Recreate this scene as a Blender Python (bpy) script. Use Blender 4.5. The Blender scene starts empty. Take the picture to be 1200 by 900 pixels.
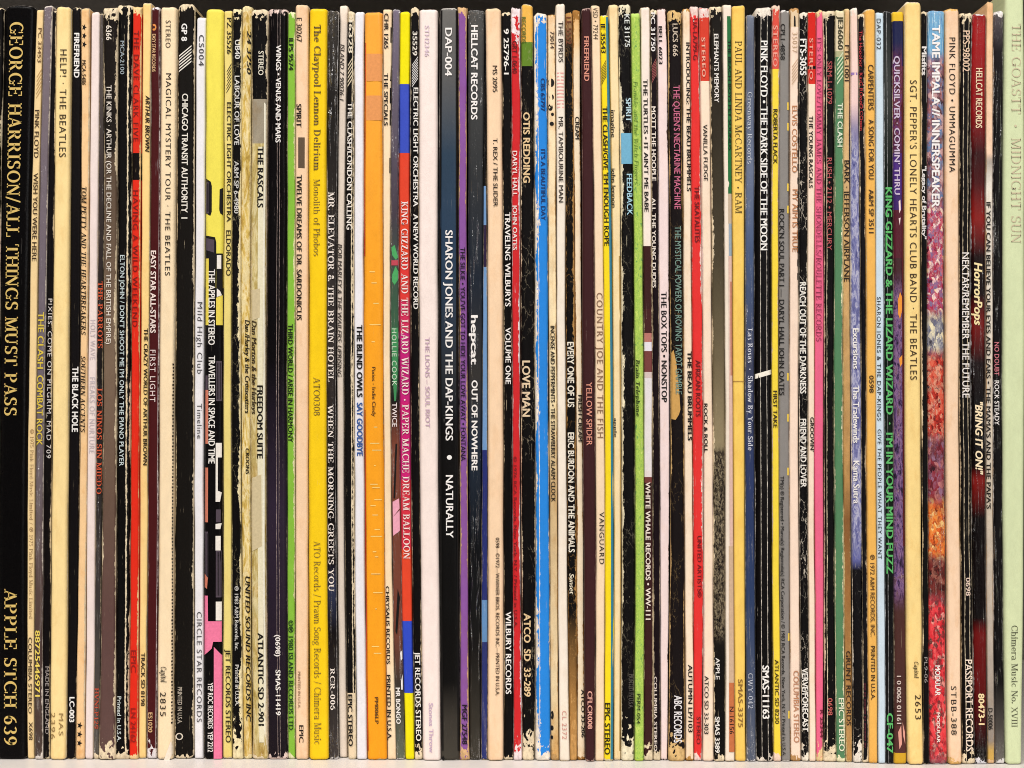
import bpy, bmesh, math, random
from mathutils import Vector, noise as mnoise
rng = random.Random(7)
sc = bpy.context.scene
COL = sc.collection

# ------------------------------------------------------------------ camera, world, light
DIST = 0.80                      # camera to the plane of the spines, metres
FPX = DIST / 0.000365            # focal length in photo pixels (photo 1200 wide)
ZC = 441.0 / FPX * DIST          # camera height above the shelf board
cam = bpy.data.cameras.new('camera'); cam.sensor_width = 36.0
cam.lens = 36.0 * FPX / 1200.0; cam.clip_start = 0.01; cam.clip_end = 50
co = bpy.data.objects.new('camera', cam); COL.objects.link(co)
co.location = (0, -DIST, ZC); co.rotation_euler = (math.radians(90), 0, 0)
sc.camera = co
w = bpy.data.worlds.new('World'); sc.world = w; w.use_nodes = True
bgn = w.node_tree.nodes['Background']
bgn.inputs[0].default_value = (1.0, 0.93, 0.85, 1); bgn.inputs[1].default_value = 0.14
def area(name, loc, target, sx, sy, power, col):
    l = bpy.data.lights.new(name, 'AREA'); l.shape = 'RECTANGLE'; l.size = sx; l.size_y = sy
    l.energy = power; l.color = col
    o = bpy.data.objects.new(name, l); COL.objects.link(o); o.location = loc
    o.rotation_euler = (Vector(target) - Vector(loc)).to_track_quat('-Z', 'Y').to_euler()
    return o
area('room_lamp', (-0.30, -1.0, 1.45), (0, 0, 0.16), 0.9, 0.6, 31.5, (1.0, 0.955, 0.925))
area('side_fill', (0.75, -1.5, 0.45), (0, 0, 0.15), 0.6, 0.9, 9.3, (1.0, 0.97, 0.955))  # added fill lamp from the right front, no window stands there
sc.view_settings.view_transform = 'Standard'; sc.view_settings.look = 'None'
sc.view_settings.exposure = 0.0; sc.view_settings.gamma = 1.0
try:
    sc.cycles.max_bounces = 4; sc.cycles.diffuse_bounces = 2; sc.cycles.transparent_max_bounces = 6; sc.cycles.filter_width = 1.0
except Exception: pass

KEXP = 1.10
def lin(c):
    o = []
    r_, g_, b_ = c[:3]
    if r_ > 225 and 178 < g_ < 226 and 118 < b_ < 216: c = (min(255, r_ + 4), g_ + 9, b_ + (20 if b_ >= 150 else 11))   # aged paper
    if max(c[:3]) < 48: c = tuple(v * .62 for v in c[:3])
    for v in c[:3]:
        v /= 255.0
        v = v / 12.92 if v <= 0.04045 else ((v + 0.055) / 1.055) ** 2.4
        o.append(min(v / KEXP, 0.86))
    return (o[0], o[1], o[2], 1.0)

# ------------------------------------------------------------------ node helpers
class NT:
    def __init__(s, t): s.t = t; s.n = t.nodes; s.l = t.links
    def new(s, typ, **kw):
        nd = s.n.new(typ)
        for k, v in kw.items(): setattr(nd, k, v)
        return nd
    def put(s, sock, v):
        if isinstance(v, bpy.types.NodeSocket): s.l.new(v, sock)
        elif v is not None: sock.default_value = v
    def m(s, op, a, b=None, c=None, clamp=False):
        nd = s.new('ShaderNodeMath', operation=op, use_clamp=clamp)
        for i, v in enumerate((a, b, c)): s.put(nd.inputs[i], v)
        return nd.outputs[0]
    def xyz(s, x, y, z=0.0):
        nd = s.new('ShaderNodeCombineXYZ')
        for i, v in enumerate((x, y, z)): s.put(nd.inputs[i], v)
        return nd.outputs[0]
    def noise(s, vec, scale=1.0, detail=3.0, rough=0.6, dist=0.0):
        nd = s.new('ShaderNodeTexNoise'); s.put(nd.inputs['Vector'], vec)
        nd.inputs['Scale'].default_value = scale; nd.inputs['Detail'].default_value = detail
        nd.inputs['Roughness'].default_value = rough; nd.inputs['Distortion'].default_value = dist
        return nd.outputs[0]
    def mix(s, f, a, b, mode='MIX'):
        nd = s.new('ShaderNodeMix', data_type='RGBA', blend_type=mode)
        s.put(nd.inputs[0], f); s.put(nd.inputs[6], a); s.put(nd.inputs[7], b)
        return nd.outputs[2]
    def step(s, x, lo, hi):      # smooth 0..1
        nd = s.new('ShaderNodeMapRange', interpolation_type='SMOOTHSTEP')
        s.put(nd.inputs[0], x); s.put(nd.inputs[1], lo); s.put(nd.inputs[2], hi)
        return nd.outputs[0]

# the printed and worn cardboard of a sleeve, one node group shared by all
grp = bpy.data.node_groups.new('worn_cardboard', 'ShaderNodeTree')
IN = [('Color', 'NodeSocketColor', (1, 1, 1, 1)), ('WearColor', 'NodeSocketColor', (.7, .6, .42, 1)),
      ('Width', 'NodeSocketFloat', 10), ('Top', 'NodeSocketFloat', 10), ('Bottom', 'NodeSocketFloat', 890),
      ('WearL', 'NodeSocketFloat', .3), ('WearR', 'NodeSocketFloat', .3), ('WearT', 'NodeSocketFloat', 1), ('WearB', 'NodeSocketFloat', 1),
      ('Scuff', 'NodeSocketFloat', .1), ('Crack', 'NodeSocketFloat', 0), ('Crease1', 'NodeSocketFloat', -5), ('Crease2', 'NodeSocketFloat', -5),
      ('CreaseW', 'NodeSocketFloat', .5), ('Stain', 'NodeSocketFloat', .3), ('Seed', 'NodeSocketFloat', 0), ('Rough', 'NodeSocketFloat', .5),
      ('Wrap', 'NodeSocketFloat', 0), ('Mottle', 'NodeSocketFloat', .15)]
for n_, t_, d_ in IN:
    so = grp.interface.new_socket(n_, in_out='INPUT', socket_type=t_); so.default_value = d_
grp.interface.new_socket('BSDF', in_out='OUTPUT', socket_type='NodeSocketShader')
g = NT(grp); gi = g.new('NodeGroupInput'); go = g.new('NodeGroupOutput'); I = gi.outputs
uvn = g.new('ShaderNodeUVMap', uv_map='UVMap'); sp = g.new('ShaderNodeSeparateXYZ'); g.l.new(uvn.outputs[0], sp.inputs[0])
U, V = sp.outputs[0], sp.outputs[1]
sd = g.m('MULTIPLY', I['Seed'], 37.3)
def vec(ku, kv, ex=0.0): return g.xyz(g.m('ADD', g.m('MULTIPLY', U, ku), sd), g.m('MULTIPLY', V, kv), g.m('ADD', sd, ex))
n1 = g.m('MULTIPLY', g.m('SUBTRACT', g.noise(vec(.45, .16), 1, 5, .7), .5), 4.0)
n1b = g.m('MULTIPLY', g.m('SUBTRACT', g.noise(vec(.24, .13, 9.1), 1, 3, .55), .5), 5.0)
pL = g.m('MULTIPLY', g.step(g.noise(vec(0, .012, 3.3), 1, 3, .6), .35, .68), 2.0)
pR = g.m('MULTIPLY', g.step(g.noise(vec(0, .012, 7.7), 1, 3, .6), .35, .68), 2.0)
def edge(d, wid, p, nz):         # worn where distance d is under wid * patch * (1 + noise)
    lim = g.m('MULTIPLY', g.m('MULTIPLY', wid, g.m('ADD', p, .15)), g.m('ADD', nz, 1.0))
    return g.step(g.m('SUBTRACT', lim, d), -.25, .35)
mL = edge(U, I['WearL'], pL, n1)
mR = edge(g.m('SUBTRACT', I['Width'], U), I['WearR'], pR, n1)
mT = edge(g.m('SUBTRACT', V, I['Top']), I['WearT'], 1.0, g.m('MULTIPLY', n1b, 1.1))
mB = edge(g.m('SUBTRACT', I['Bottom'], V), I['WearB'], 1.0, g.m('MULTIPLY', n1b, 1.1))
fine = g.noise(vec(.8, .33, 21.), 1, 5, .75)
patch = g.noise(vec(.05, .02, 31.), 1, 3, .6)
thr = g.m('SUBTRACT', .80, g.m('MULTIPLY', I['Scuff'], .28))
mS = g.m('MULTIPLY', g.step(g.m('SUBTRACT', fine, thr), 0, .04), g.m('MULTIPLY', g.step(patch, .40, .6), g.m('GREATER_THAN', I['Scuff'], .005)))
vo = g.new('ShaderNodeTexVoronoi', feature='DISTANCE_TO_EDGE'); vo.inputs['Scale'].default_value = 1
wob = g.noise(vec(.25, .12, 5.), 1, 2, .5)
g.l.new(g.xyz(g.m('ADD', g.m('MULTIPLY', U, .09), g.m('MULTIPLY', wob, 1.1)), g.m('ADD', g.m('MULTIPLY', V, .045), g.m('MULTIPLY', wob, .9)), sd), vo.inputs['Vector'])
mC = g.m('MULTIPLY', g.m('SUBTRACT', 1.0, g.step(vo.outputs[0], .0, .026)), g.m('MULTIPLY', g.m('MULTIPLY', g.step(patch, .46, .56), g.step(fine, .38, .5)), g.m('MULTIPLY', I['Crack'], .8)))
def crease(pos):
    d = g.m('ABSOLUTE', g.m('SUBTRACT', g.m('SUBTRACT', U, pos), g.m('MULTIPLY', n1, .25)))
    lim = g.m('MULTIPLY', I['CreaseW'], g.m('ADD', g.m('MULTIPLY', n1, .9), .7))
    return g.step(g.m('SUBTRACT', lim, d), -.25, .3)
mask = g.m('MAXIMUM', g.m('MAXIMUM', mL, mR), g.m('MAXIMUM', mT, mB))
line = g.m('MULTIPLY', g.step(g.noise(vec(1.1, .022, 111.), 1, 2, .5), .66, .72), g.m('MULTIPLY', g.step(g.noise(vec(.2, .10, 115.), 1, 3, .6), .47, .56), g.m('MULTIPLY', g.step(patch, .50, .62), g.m('MULTIPLY', I['Scuff'], 2.4))))
mask = g.m('MAXIMUM', mask, g.m('MAXIMUM', g.m('MAXIMUM', mS, mC), g.m('MINIMUM', line, .8)))
mask = g.m('MAXIMUM', mask, g.m('MAXIMUM', crease(I['Crease1']), crease(I['Crease2'])))
mot = g.m('ADD', g.m('MULTIPLY', g.m('SUBTRACT', g.noise(vec(.12, .05, 41.), 1, 5, .7), .5), g.m('MULTIPLY', I['Mottle'], 2.2)), 1.0)
fib = g.m('ADD', g.m('MULTIPLY', g.m('SUBTRACT', g.noise(vec(1.3, .9, 51.), 1, 2, .6), .5), g.m('MULTIPLY', I['Mottle'], 1.2)), 1.0)
mm = g.m('MULTIPLY', mot, fib)
base = g.mix(1.0, I['Color'], g.xyz(mm, mm, mm), 'MULTIPLY')
# yellow-brown age stains, gathered toward the two ends and in blotches
endd = g.m('MINIMUM', g.m('SUBTRACT', V, I['Top']), g.m('SUBTRACT', I['Bottom'], V))
endf = g.m('SUBTRACT', 1.0, g.step(endd, 0.0, 45.0))
blot = g.step(g.noise(vec(.09, .035, 61.), 1, 4, .65), .48, .72)
stf = g.m('MULTIPLY', I['Stain'], g.m('ADD', g.m('MULTIPLY', blot, .55), g.m('MULTIPLY', endf, g.m('ADD', g.m('MULTIPLY', n1b, .35), .45))), clamp=True)
base = g.mix(stf, base, g.mix(1.0, base, (.78, .55, .27, 1), 'MULTIPLY'))
wm = g.m('ADD', g.m('MULTIPLY', g.m('SUBTRACT', g.noise(vec(.3, .13, 71.), 1, 4, .7), .45), 1.3), .9)
wcol = g.mix(g.m('MULTIPLY', g.step(n1b, .4, 1.4), .35), g.mix(1.0, I['WearColor'], g.xyz(wm, wm, wm), 'MULTIPLY'), (.30, .19, .085, 1))
colr = g.mix(mask, base, wcol)
pr = g.new('ShaderNodeBsdfPrincipled'); pr.inputs['Specular IOR Level'].default_value = .08
g.l.new(colr, pr.inputs['Base Color'])
rr = g.m('ADD', I['Rough'], g.m('MULTIPLY', g.m('SUBTRACT', fine, .5), .25))
rmx = g.new('ShaderNodeMix', data_type='FLOAT'); g.l.new(mask, rmx.inputs[0]); g.l.new(rr, rmx.inputs[2]); rmx.inputs[3].default_value = .85
g.l.new(rmx.outputs[0], pr.inputs['Roughness'])
b1 = g.new('ShaderNodeBump'); b1.inputs['Strength'].default_value = .35; b1.inputs['Distance'].default_value = .0003
hh = g.m('SUBTRACT', g.m('ADD', g.noise(vec(.5, .22, 81.), 1, 4, .6), g.m('MULTIPLY', fine, .4)), g.m('MULTIPLY', mask, .9))
g.l.new(hh, b1.inputs['Height']); g.l.new(b1.outputs[0], pr.inputs['Normal'])
# shrink wrap: a clear coat whose folds run along the spine
b2 = g.new('ShaderNodeBump'); b2.inputs['Strength'].default_value = 1.0; b2.inputs['Distance'].default_value = .003
fold = g.noise(vec(.20, .016, 91.), 1, 3, .5, 1.2)
fold2 = g.noise(vec(.16, .07, 95.), 1, 2, .5, 2.0)
endw = g.m('ADD', .35, g.m('MULTIPLY', endf, 1.2))
g.l.new(g.m('MULTIPLY', g.m('ADD', fold, g.m('MULTIPLY', fold2, endw)), 1.0), b2.inputs['Height'])
g.l.new(b2.outputs[0], pr.inputs['Coat Normal']); streak = g.step(g.noise(vec(.24, .013, 101.), 1, 4, .55, 1.5), .55, .66)
tuft = g.m('MULTIPLY', endf, g.step(g.noise(vec(.30, .10, 105.), 1, 3, .6, 2.0), .48, .62))
g.l.new(g.m('MULTIPLY', I['Wrap'], g.m('MAXIMUM', streak, tuft)), pr.inputs['Coat Weight'])
pr.inputs['Coat Roughness'].default_value = .09; pr.inputs['Coat IOR'].default_value = 2.5
g.l.new(pr.outputs[0], go.inputs[0])

def simple_mat(name, c, rough=.6, alb=False, noise_amt=.12, scale=300):
    m = bpy.data.materials.new(name); m.use_nodes = True; t = NT(m.node_tree)
    p = m.node_tree.nodes['Principled BSDF']; p.inputs['Roughness'].default_value = rough; p.inputs['Specular IOR Level'].default_value = .2
    tc = t.new('ShaderNodeTexCoord'); n = t.noise(tc.outputs['Object'], scale, 4, .65)
    f = t.m('ADD', t.m('MULTIPLY', t.m('SUBTRACT', n, .5), noise_amt * 2), 1.0)
    t.l.new(t.mix(1.0, c if alb else lin(c), t.xyz(f, f, f), 'MULTIPLY'), p.inputs['Base Color'])
    return m
INKS = {}
def ink(c, worn=0.0):
    key = (tuple(c), round(worn, 2))
    if key not in INKS:
        if sum(c) < 360 and max(c) - min(c) < 60: c = tuple(v * .72 for v in c)
        m = simple_mat('printing_ink', c, .55, noise_amt=.22, scale=900)
        if worn > 0:
            t = NT(m.node_tree); p = m.node_tree.nodes['Principled BSDF']
            tc = t.new('ShaderNodeTexCoord')
            n = t.noise(tc.outputs['Object'], 900, 4, .7)
            t.l.new(t.step(n, .30 + worn * .12, .36 + worn * .12), p.inputs['Alpha'])
        INKS[key] = m
    return INKS[key]

# ------------------------------------------------------------------ lettering
BF = {}
def sliced(vs, fs, cuts, axis):            # cut flat shapes along lines so that they can bend round a spine
    bm = bmesh.new(); bv = [bm.verts.new((x, y, 0)) for x, y in vs]
    for f in fs:
        try: bm.faces.new([bv[i] for i in f])
        except ValueError: pass
    for c in cuts:
        no = (1, 0, 0) if axis == 0 else (0, 1, 0)
        bmesh.ops.bisect_plane(bm, geom=bm.verts[:] + bm.edges[:] + bm.faces[:], plane_co=(c, c, 0), plane_no=no)
    bm.verts.index_update()
    out = [tuple(v.co[:2]) for v in bm.verts], [tuple(v.index for v in f.verts) for f in bm.faces]
    bm.free(); return out
YC = (.06, .14, .26, .5, .74, .86, .94)
def bglyphs(chars):
    for ch in chars:
        c = bpy.data.curves.new('glyph', 'FONT'); c.resolution_u = 3
        o = bpy.data.objects.new('glyph', c); COL.objects.link(o)
        def wid(s):
            c.body = s; bpy.context.view_layer.update(); return o.dimensions.x
        adv = wid('H' + ch + 'H') - wid('HH')
        c.body = ch; bpy.context.view_layer.update()
        me = bpy.data.meshes.new_from_object(o.evaluated_get(bpy.context.evaluated_depsgraph_get()))
        BF[ch] = (adv, [tuple(v.co[:2]) for v in me.vertices], [tuple(p.vertices) for p in me.polygons])
        bpy.data.objects.remove(o); bpy.data.meshes.remove(me); bpy.data.curves.remove(c)
    cap = max(y for x, y in BF['H'][1]) if 'H' in BF else .7
    for k, (a, vs, fs) in list(BF.items()):
        BF[k] = (a / cap,) + sliced([(x / cap, y / cap) for x, y in vs], fs, YC, 1)

# a roman face with thick stems and thin hairlines, drawn stroke by stroke
class Serif:
    def __init__(s, T, t): s.T, s.t, s.c = T, t, {}
    def get(s, ch):
        if ch not in s.c: s.c[ch] = s.make(ch)
        return s.c[ch]
    def make(s, ch):
        T, t = s.T, s.t; vs, fs = [], []
        def quad(*p):
            i = len(vs); vs.extend(p); fs.append(tuple(range(i, i + len(p))))
        def R(x0, y0, x1, y1): quad((x0, y0), (x1, y0), (x1, y1), (x0, y1))
        sw = .11
        def foot(x, y, w=T): yy = 0 if y == 0 else y - t; R(x - w/2 - sw, yy, x + w/2 + sw, yy + t)
        def St(x, y0, y1, w=None, sf='tb'):
            w = w or T; R(x - w/2, y0, x + w/2, y1)
            if 'b' in sf: R(x - w/2 - sw, y0, x + w/2 + sw, y0 + t)
            if 't' in sf: R(x - w/2 - sw, y1 - t, x + w/2 + sw, y1)
            if 'l' in sf: R(x - w/2 - sw, y1 - t, x, y1)
        def Hh(x0, x1, y, w=None): w = w or t; R(x0, y - w/2, x1, y + w/2)
        def D(x0, y0, x1, y1, w): quad((x0 - w/2, y0), (x0 + w/2, y0), (x1 + w/2, y1), (x1 - w/2, y1))
        def A(cx, cy, rx, ry, a0, a1, Tx=None, n=18):
            Tx = Tx or T; i = len(vs)
            for k in range(n + 1):
                a = math.radians(a0 + (a1 - a0) * k / n); ca, sa = math.cos(a), math.sin(a)
                vs.append((cx + rx*ca, cy + ry*sa)); vs.append((cx + (rx - Tx)*ca, cy + (ry - t)*sa))
            for k in range(n): fs.append((i+2*k, i+2*k+2, i+2*k+3, i+2*k+1))
        w = .8
        x = .68                                                  # x-height
        if ch == 'A': D(.12,0,.45,1,t*1.2); D(.78,0,.45,1,T); Hh(.22,.68,.34); foot(.12,0,t); foot(.78,0); w=.95
        elif ch == 'B': St(.2,0,1); A(.36,.755,.36,.245,-90,90); A(.38,.265,.42,.265,-90,90); Hh(.2,.38,1-t/2); Hh(.2,.38,t/2); Hh(.2,.4,.52); w=.88
        elif ch == 'C': A(.5,.5,.46,.5,48,312); R(.82,.66,.82+t,.98); R(.82,.05,.82+t,.3); w=.95
        elif ch == 'D': St(.2,0,1); A(.38,.5,.5,.5,-90,90); Hh(.2,.4,1-t/2); Hh(.2,.4,t/2); w=.98
        elif ch == 'E': St(.2,0,1); Hh(.2,.7,1-t/2); Hh(.2,.55,.52); Hh(.2,.72,t/2); R(.68,.74,.68+t,1); R(.7,0,.7+t,.28); R(.53,.4,.53+t,.64); w=.82
        elif ch == 'F': St(.2,0,1); Hh(.2,.68,1-t/2); Hh(.2,.55,.5); R(.66,.72,.66+t,1); R(.53,.38,.53+t,.62); w=.76
        elif ch == 'G': A(.5,.5,.46,.5,48,330); R(.82,.66,.82+t,.98); St(.82,.05,.45,None,'t'); w=1.02
        elif ch == 'H': St(.2,0,1); St(.78,0,1); Hh(.2,.78,.52); w=.98
        elif ch == 'I': St(.2,0,1); w=.4
        elif ch == 'J': St(.38,.2,1,None,'t'); A(.2,.22,.265,.26,-150,0); w=.56
        elif ch == 'K': St(.2,0,1); D(.28,.42,.74,1,t*1.3); D(.8,0,.4,.6,T); foot(.8,0); foot(.74,1,t); w=.94
        elif ch == 'L': St(.2,0,1); Hh(.2,.7,t/2); R(.68,0,.68+t,.32); w=.78
        elif ch == 'M': St(.14,0,1,t*1.2); St(.96,0,1); D(.55,0,.18,1,T); D(.55,0,.92,1,t*1.3); w=1.16
        elif ch == 'N': St(.15,0,1,t*1.2); St(.8,0,1,t*1.2,'t'); D(.8,0,.16,1,T*1.15); w=.96
        elif ch == 'O': A(.5,.5,.47,.5,0,360,n=30); w=1.0
        elif ch == 'P': St(.2,0,1); A(.36,.72,.38,.28,-90,90); Hh(.2,.38,1-t/2); Hh(.2,.38,.44+t/2); w=.8
        elif ch == 'Q': A(.5,.5,.47,.5,0,360,n=30); D(.85,-.18,.5,.18,T); w=1.0
        elif ch == 'R': St(.2,0,1); A(.36,.74,.37,.26,-90,90); Hh(.2,.38,1-t/2); Hh(.2,.38,.48+t/2); D(.78,0,.42,.52,T); foot(.8,0,t); w=.92
        elif ch == 'S': A(.37,.74,.30,.26,35,270); A(.37,.27,.32,.27,-150,90); R(.58,.72,.58+t,.97); R(.07,.03,.07+t,.28); w=.74
        elif ch == 'T': St(.42,0,1); Hh(.06,.78,1-t/2); R(.04,.7,.04+t,1); R(.78-t/2,.7,.78+t/2,1); w=.84
        elif ch == 'U': St(.18,.28,1,None,'t'); St(.76,.28,1,t*1.3,'t'); A(.455,.32,.36,.32,180,360); w=.94
        elif ch == 'V': D(.42,0,.12,1,T); D(.48,0,.78,1,t*1.3); foot(.12,1); foot(.78,1,t); w=.9
        elif ch == 'W': D(.36,0,.1,1,T); D(.4,0,.62,1,t*1.3); D(.86,0,.6,1,T); D(.9,0,1.14,1,t*1.3); foot(.1,1); foot(.6,1); foot(1.14,1,t); w=1.26
        elif ch == 'X': D(.8,0,.16,1,T); D(.14,0,.76,1,t*1.3); foot(.16,1); foot(.76,1,t); foot(.8,0); foot(.14,0,t); w=.94
        elif ch == 'Y': St(.45,0,.48,None,'b'); D(.45,.45,.12,1,T); D(.45,.45,.78,1,t*1.3); foot(.12,1); foot(.78,1,t); w=.9
        elif ch == 'Z': D(.14,0,.62,1,T*1.2); Hh(.08,.7,1-t/2); Hh(.08,.72,t/2); R(.08,.74,.08+t,1); R(.7,0,.7+t,.28); w=.8
        elif ch == 'a': A(.3,.2,.26,.2,60,340); St(.54,0,.46,None,''); A(.32,.46,.30,.22,0,150); R(.5,0,.74,t); w=.76
        elif ch == 'b': St(.16,0,1,None,'l'); A(.36,x/2,.32,x/2,-130,130); w=.74
        elif ch == 'c': A(.36,x/2,.32,x/2,45,315); w=.66
        elif ch == 'd': St(.56,0,1,None,'lb'); A(.36,x/2,.32,x/2,50,310); w=.78
        elif ch == 'e': A(.36,x/2,.32,x/2,0,320); Hh(.08,.66,x*.52); w=.7
        elif ch == 'f': St(.24,0,.8,None,'b'); A(.42,.78,.265,.22,60,180); Hh(.06,.5,x-t/2); w=.46
        elif ch == 'g': A(.34,.42,.28,.26,0,360); A(.34,-.12,.32,.2,0,360,T*.7); D(.16,.05,.3,.2,T*.7); Hh(.5,.7,x-t); w=.7
        elif ch == 'h': St(.16,0,1,None,'lb'); St(.58,0,.42,None,'b'); A(.37,.42,.295,x-.42,0,150); w=.78
        elif ch == 'i': St(.18,0,x,None,'lb'); A(.18,.88,.1,.1,0,360,.099); w=.38
        elif ch == 'k': St(.16,0,1,None,'lb'); D(.24,.3,.56,x,t*1.4); D(.62,0,.34,.42,T); foot(.62,0,t); w=.74
        elif ch == 'l': St(.18,0,1,None,'lb'); w=.36
        elif ch == 'm': St(.16,0,x,None,'lb'); St(.56,0,.42,None,'b'); St(.96,0,.42,None,'b'); A(.36,.42,.285,x-.42,0,150); A(.76,.42,.285,x-.42,0,150); w=1.16
        elif ch == 'n': St(.16,0,x,None,'lb'); St(.58,0,.42,None,'b'); A(.37,.42,.295,x-.42,0,150); w=.78
        elif ch == 'o': A(.36,x/2,.33,x/2,0,360,n=24); w=.72
        elif ch == 'p': St(.16,-.3,x,None,'lb'); A(.38,x/2,.32,x/2,-130,130); w=.76
        elif ch == 'r': St(.16,0,x,None,'lb'); A(.38,.42,.28,x-.42,30,150); w=.56
        elif ch == 's': A(.28,x*.74,.22,x*.26,30,270); A(.28,x*.27,.24,x*.27,-150,90); w=.56
        elif ch == 't': St(.22,.1,.86,None,''); A(.4,.16,.265,.16,180,300); Hh(.06,.46,x-t/2); w=.5
        elif ch == 'u': St(.16,.2,x,None,'l'); St(.56,0,x,None,'lb'); A(.36,.24,.285,.24,180,330); w=.78
        elif ch == 'v': D(.32,0,.1,x,T); D(.36,0,.58,x,t*1.3); foot(.1,x); foot(.58,x,t); w=.68
        elif ch == 'w': D(.28,0,.08,x,T); D(.32,0,.48,x,t*1.3); D(.66,0,.48,x,T); D(.7,0,.88,x,t*1.3); foot(.08,x); foot(.88,x,t); w=.96
        elif ch == 'y': D(.34,0,.1,x,T); D(.2,-.3,.58,x,t*1.3); foot(.1,x); foot(.58,x,t); w=.68
        elif ch == '0': A(.34,.5,.31,.5,0,360,n=26); w=.68
        elif ch == '1': St(.3,0,1,None,'b'); D(.14,.8,.28,.98,t*1.5); w=.56
        elif ch == '2': A(.32,.72,.28,.28,-40,170); D(.12,t,.5,.58,T*.9); Hh(.06,.62,T*.4,T*.8); w=.68
        elif ch == '3': A(.3,.75,.28,.25,-90,150); A(.3,.27,.32,.27,-150,90); w=.68
        elif ch == '4': St(.44,0,1,None,'b'); D(.08,.3,.42,1,t*1.3); Hh(.04,.66,.3); w=.7
        elif ch == '6': A(.34,.32,.31,.32,0,360); A(.5,.42,.47,.56,85,190); w=.7
        elif ch == '8': A(.34,.76,.26,.24,0,360); A(.34,.27,.31,.27,0,360); w=.68
        elif ch == '9': A(.34,.68,.31,.32,0,360); A(.18,.58,.47,.56,-95,10); w=.7
        elif ch == '5': A(.3,.32,.32,.32,-150,120); St(.14,.46,1,t*1.3,''); Hh(.1,.58,1-T*.4,T*.8); w=.68
        elif ch == '7': D(.22,0,.56,1,T); Hh(.06,.62,1-T*.4,T*.8); w=.66
        elif ch == '/': D(.05,-.08,.42,1.05,t*1.6); w=.5
        elif ch == '&': A(.4,.28,.34,.28,60,360); A(.36,.77,.22,.23,0,360); D(.86,0,.26,.72,T); w=.95
        elif ch == '.': A(.14,.1,.1,.1,0,360,.099); w=.3
        elif ch == ',': A(.14,.1,.1,.1,0,360,.099); D(.08,-.16,.18,.06,t*1.4); w=.3
        elif ch == "'": D(.1,.7,.16,1,t*2); w=.26
        elif ch in '-–': Hh(.06,.4,.36,t*1.6); w=.46
        elif ch in '·•': A(.16,.42,.12,.12,0,360,.119); w=.34
        elif ch == ' ': w=.42
        else: return None
        return (w,) + sliced(vs, fs, YC, 1)
SERIF_B, SERIF_R = Serif(.19, .075), Serif(.12, .05)

class Rec:                        # one sleeve: maps (u across the spine, photo row) to a point on its spine
    def __init__(s, T, M, B, yt, yb):
        s.T, s.M, s.B, s.yt, s.yb = T, M, B, yt, yb
        s.D = ZC * FPX / (yb - 450.0)
        s.W = (M[1] - M[0])
    def q(s, k, y):
        a, b, c = s.T[k], s.M[k], s.B[k]
        x0, x1, x2 = 55., 445., 845.
        y = max(-10, min(y, 905))
        return (a*(y-x1)*(y-x2)/((x0-x1)*(x0-x2)) + b*(y-x0)*(y-x2)/((x1-x0)*(x1-x2)) + c*(y-x0)*(y-x1)/((x2-x0)*(x2-x1)))
    def px(s, u, y):
        l, r = s.q(0, y), s.q(1, y); return l + (r - l) * u
    def round_in(s, u):           # how far the rounded edge lies behind the middle of the spine
        e = abs(2*u - 1); k = s.edge
        if e <= 1 - k: return 0.0
        t = (e - (1 - k)) / k
        return s.rad * (1 - math.sqrt(max(0, 1 - t*t)))
    def pt(s, u, y, out=0.0):
        X = (s.px(u, y) - 600) / FPX * s.D
        Z = ZC + (450 - y) / FPX * s.D
        return (X, s.D - DIST + s.round_in(u) - out, Z)

def text_mesh(rec, s, y0, y1, a, b, style, layer):
    serif = 's' in style or 'S' in style
    vs, fs = [], []; x = 0.0; track = .12 if 'w' in style else (.05 if serif else 0)
    pieces = []
    for ch in s:
        gl = (SERIF_B if 'S' in style else SERIF_R).get(ch) if serif else None
        gl = gl or BF.get(ch)
        if gl is None: continue
        pieces.append((x, gl)); x += gl[0] + track
    if not pieces: return None
    lo = min(px + min((v[0] for v in gl[1]), default=0) for px, gl in pieces)
    hi = max(px + max((v[0] for v in gl[1]), default=0) for px, gl in pieces)
    d = 0.052 if 'k' in style else (.035 if 'b' in style else (0 if serif or 'w' in style else .018))
    shifts = [(0, 0)]
    if d: shifts = [(-d, 0), (d, 0), (0, 0), (0, d*.5), (0, -d*.5)] if 'k' in style else [(-d, 0), (d, 0), (0, 0)]
    sh = .22 if 'i' in style else 0
    for k, (dx, dy) in enumerate(shifts):
        out = layer + k * 2e-5
        for px, (adv, gv, gf) in pieces:
            i = len(vs)
            for vx, vy in gv:
                f = (px + vx + dx + vy*sh*.9 - lo) / (hi - lo + sh)
                u = a + (b - a) * (vy*(1 - d*.3) + dy + d*.1)
                vs.append(rec.pt(min(max(u, .015), .985), y0 + (y1 - y0) * f, out))
            fs += [tuple(i + q for q in p) for p in gf]
    return vs, fs

def link_mesh(name, vs, fs, mat, parent=None):
    me = bpy.data.meshes.new(name); me.from_pydata(vs, [], fs); me.materials.append(mat); me.update()
    o = bpy.data.objects.new(name, me); COL.objects.link(o)
    if parent: o.parent = parent
    return o
def local(vs, o): return [(x - o[0], y - o[1], z - o[2]) for x, y, z in vs]

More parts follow.
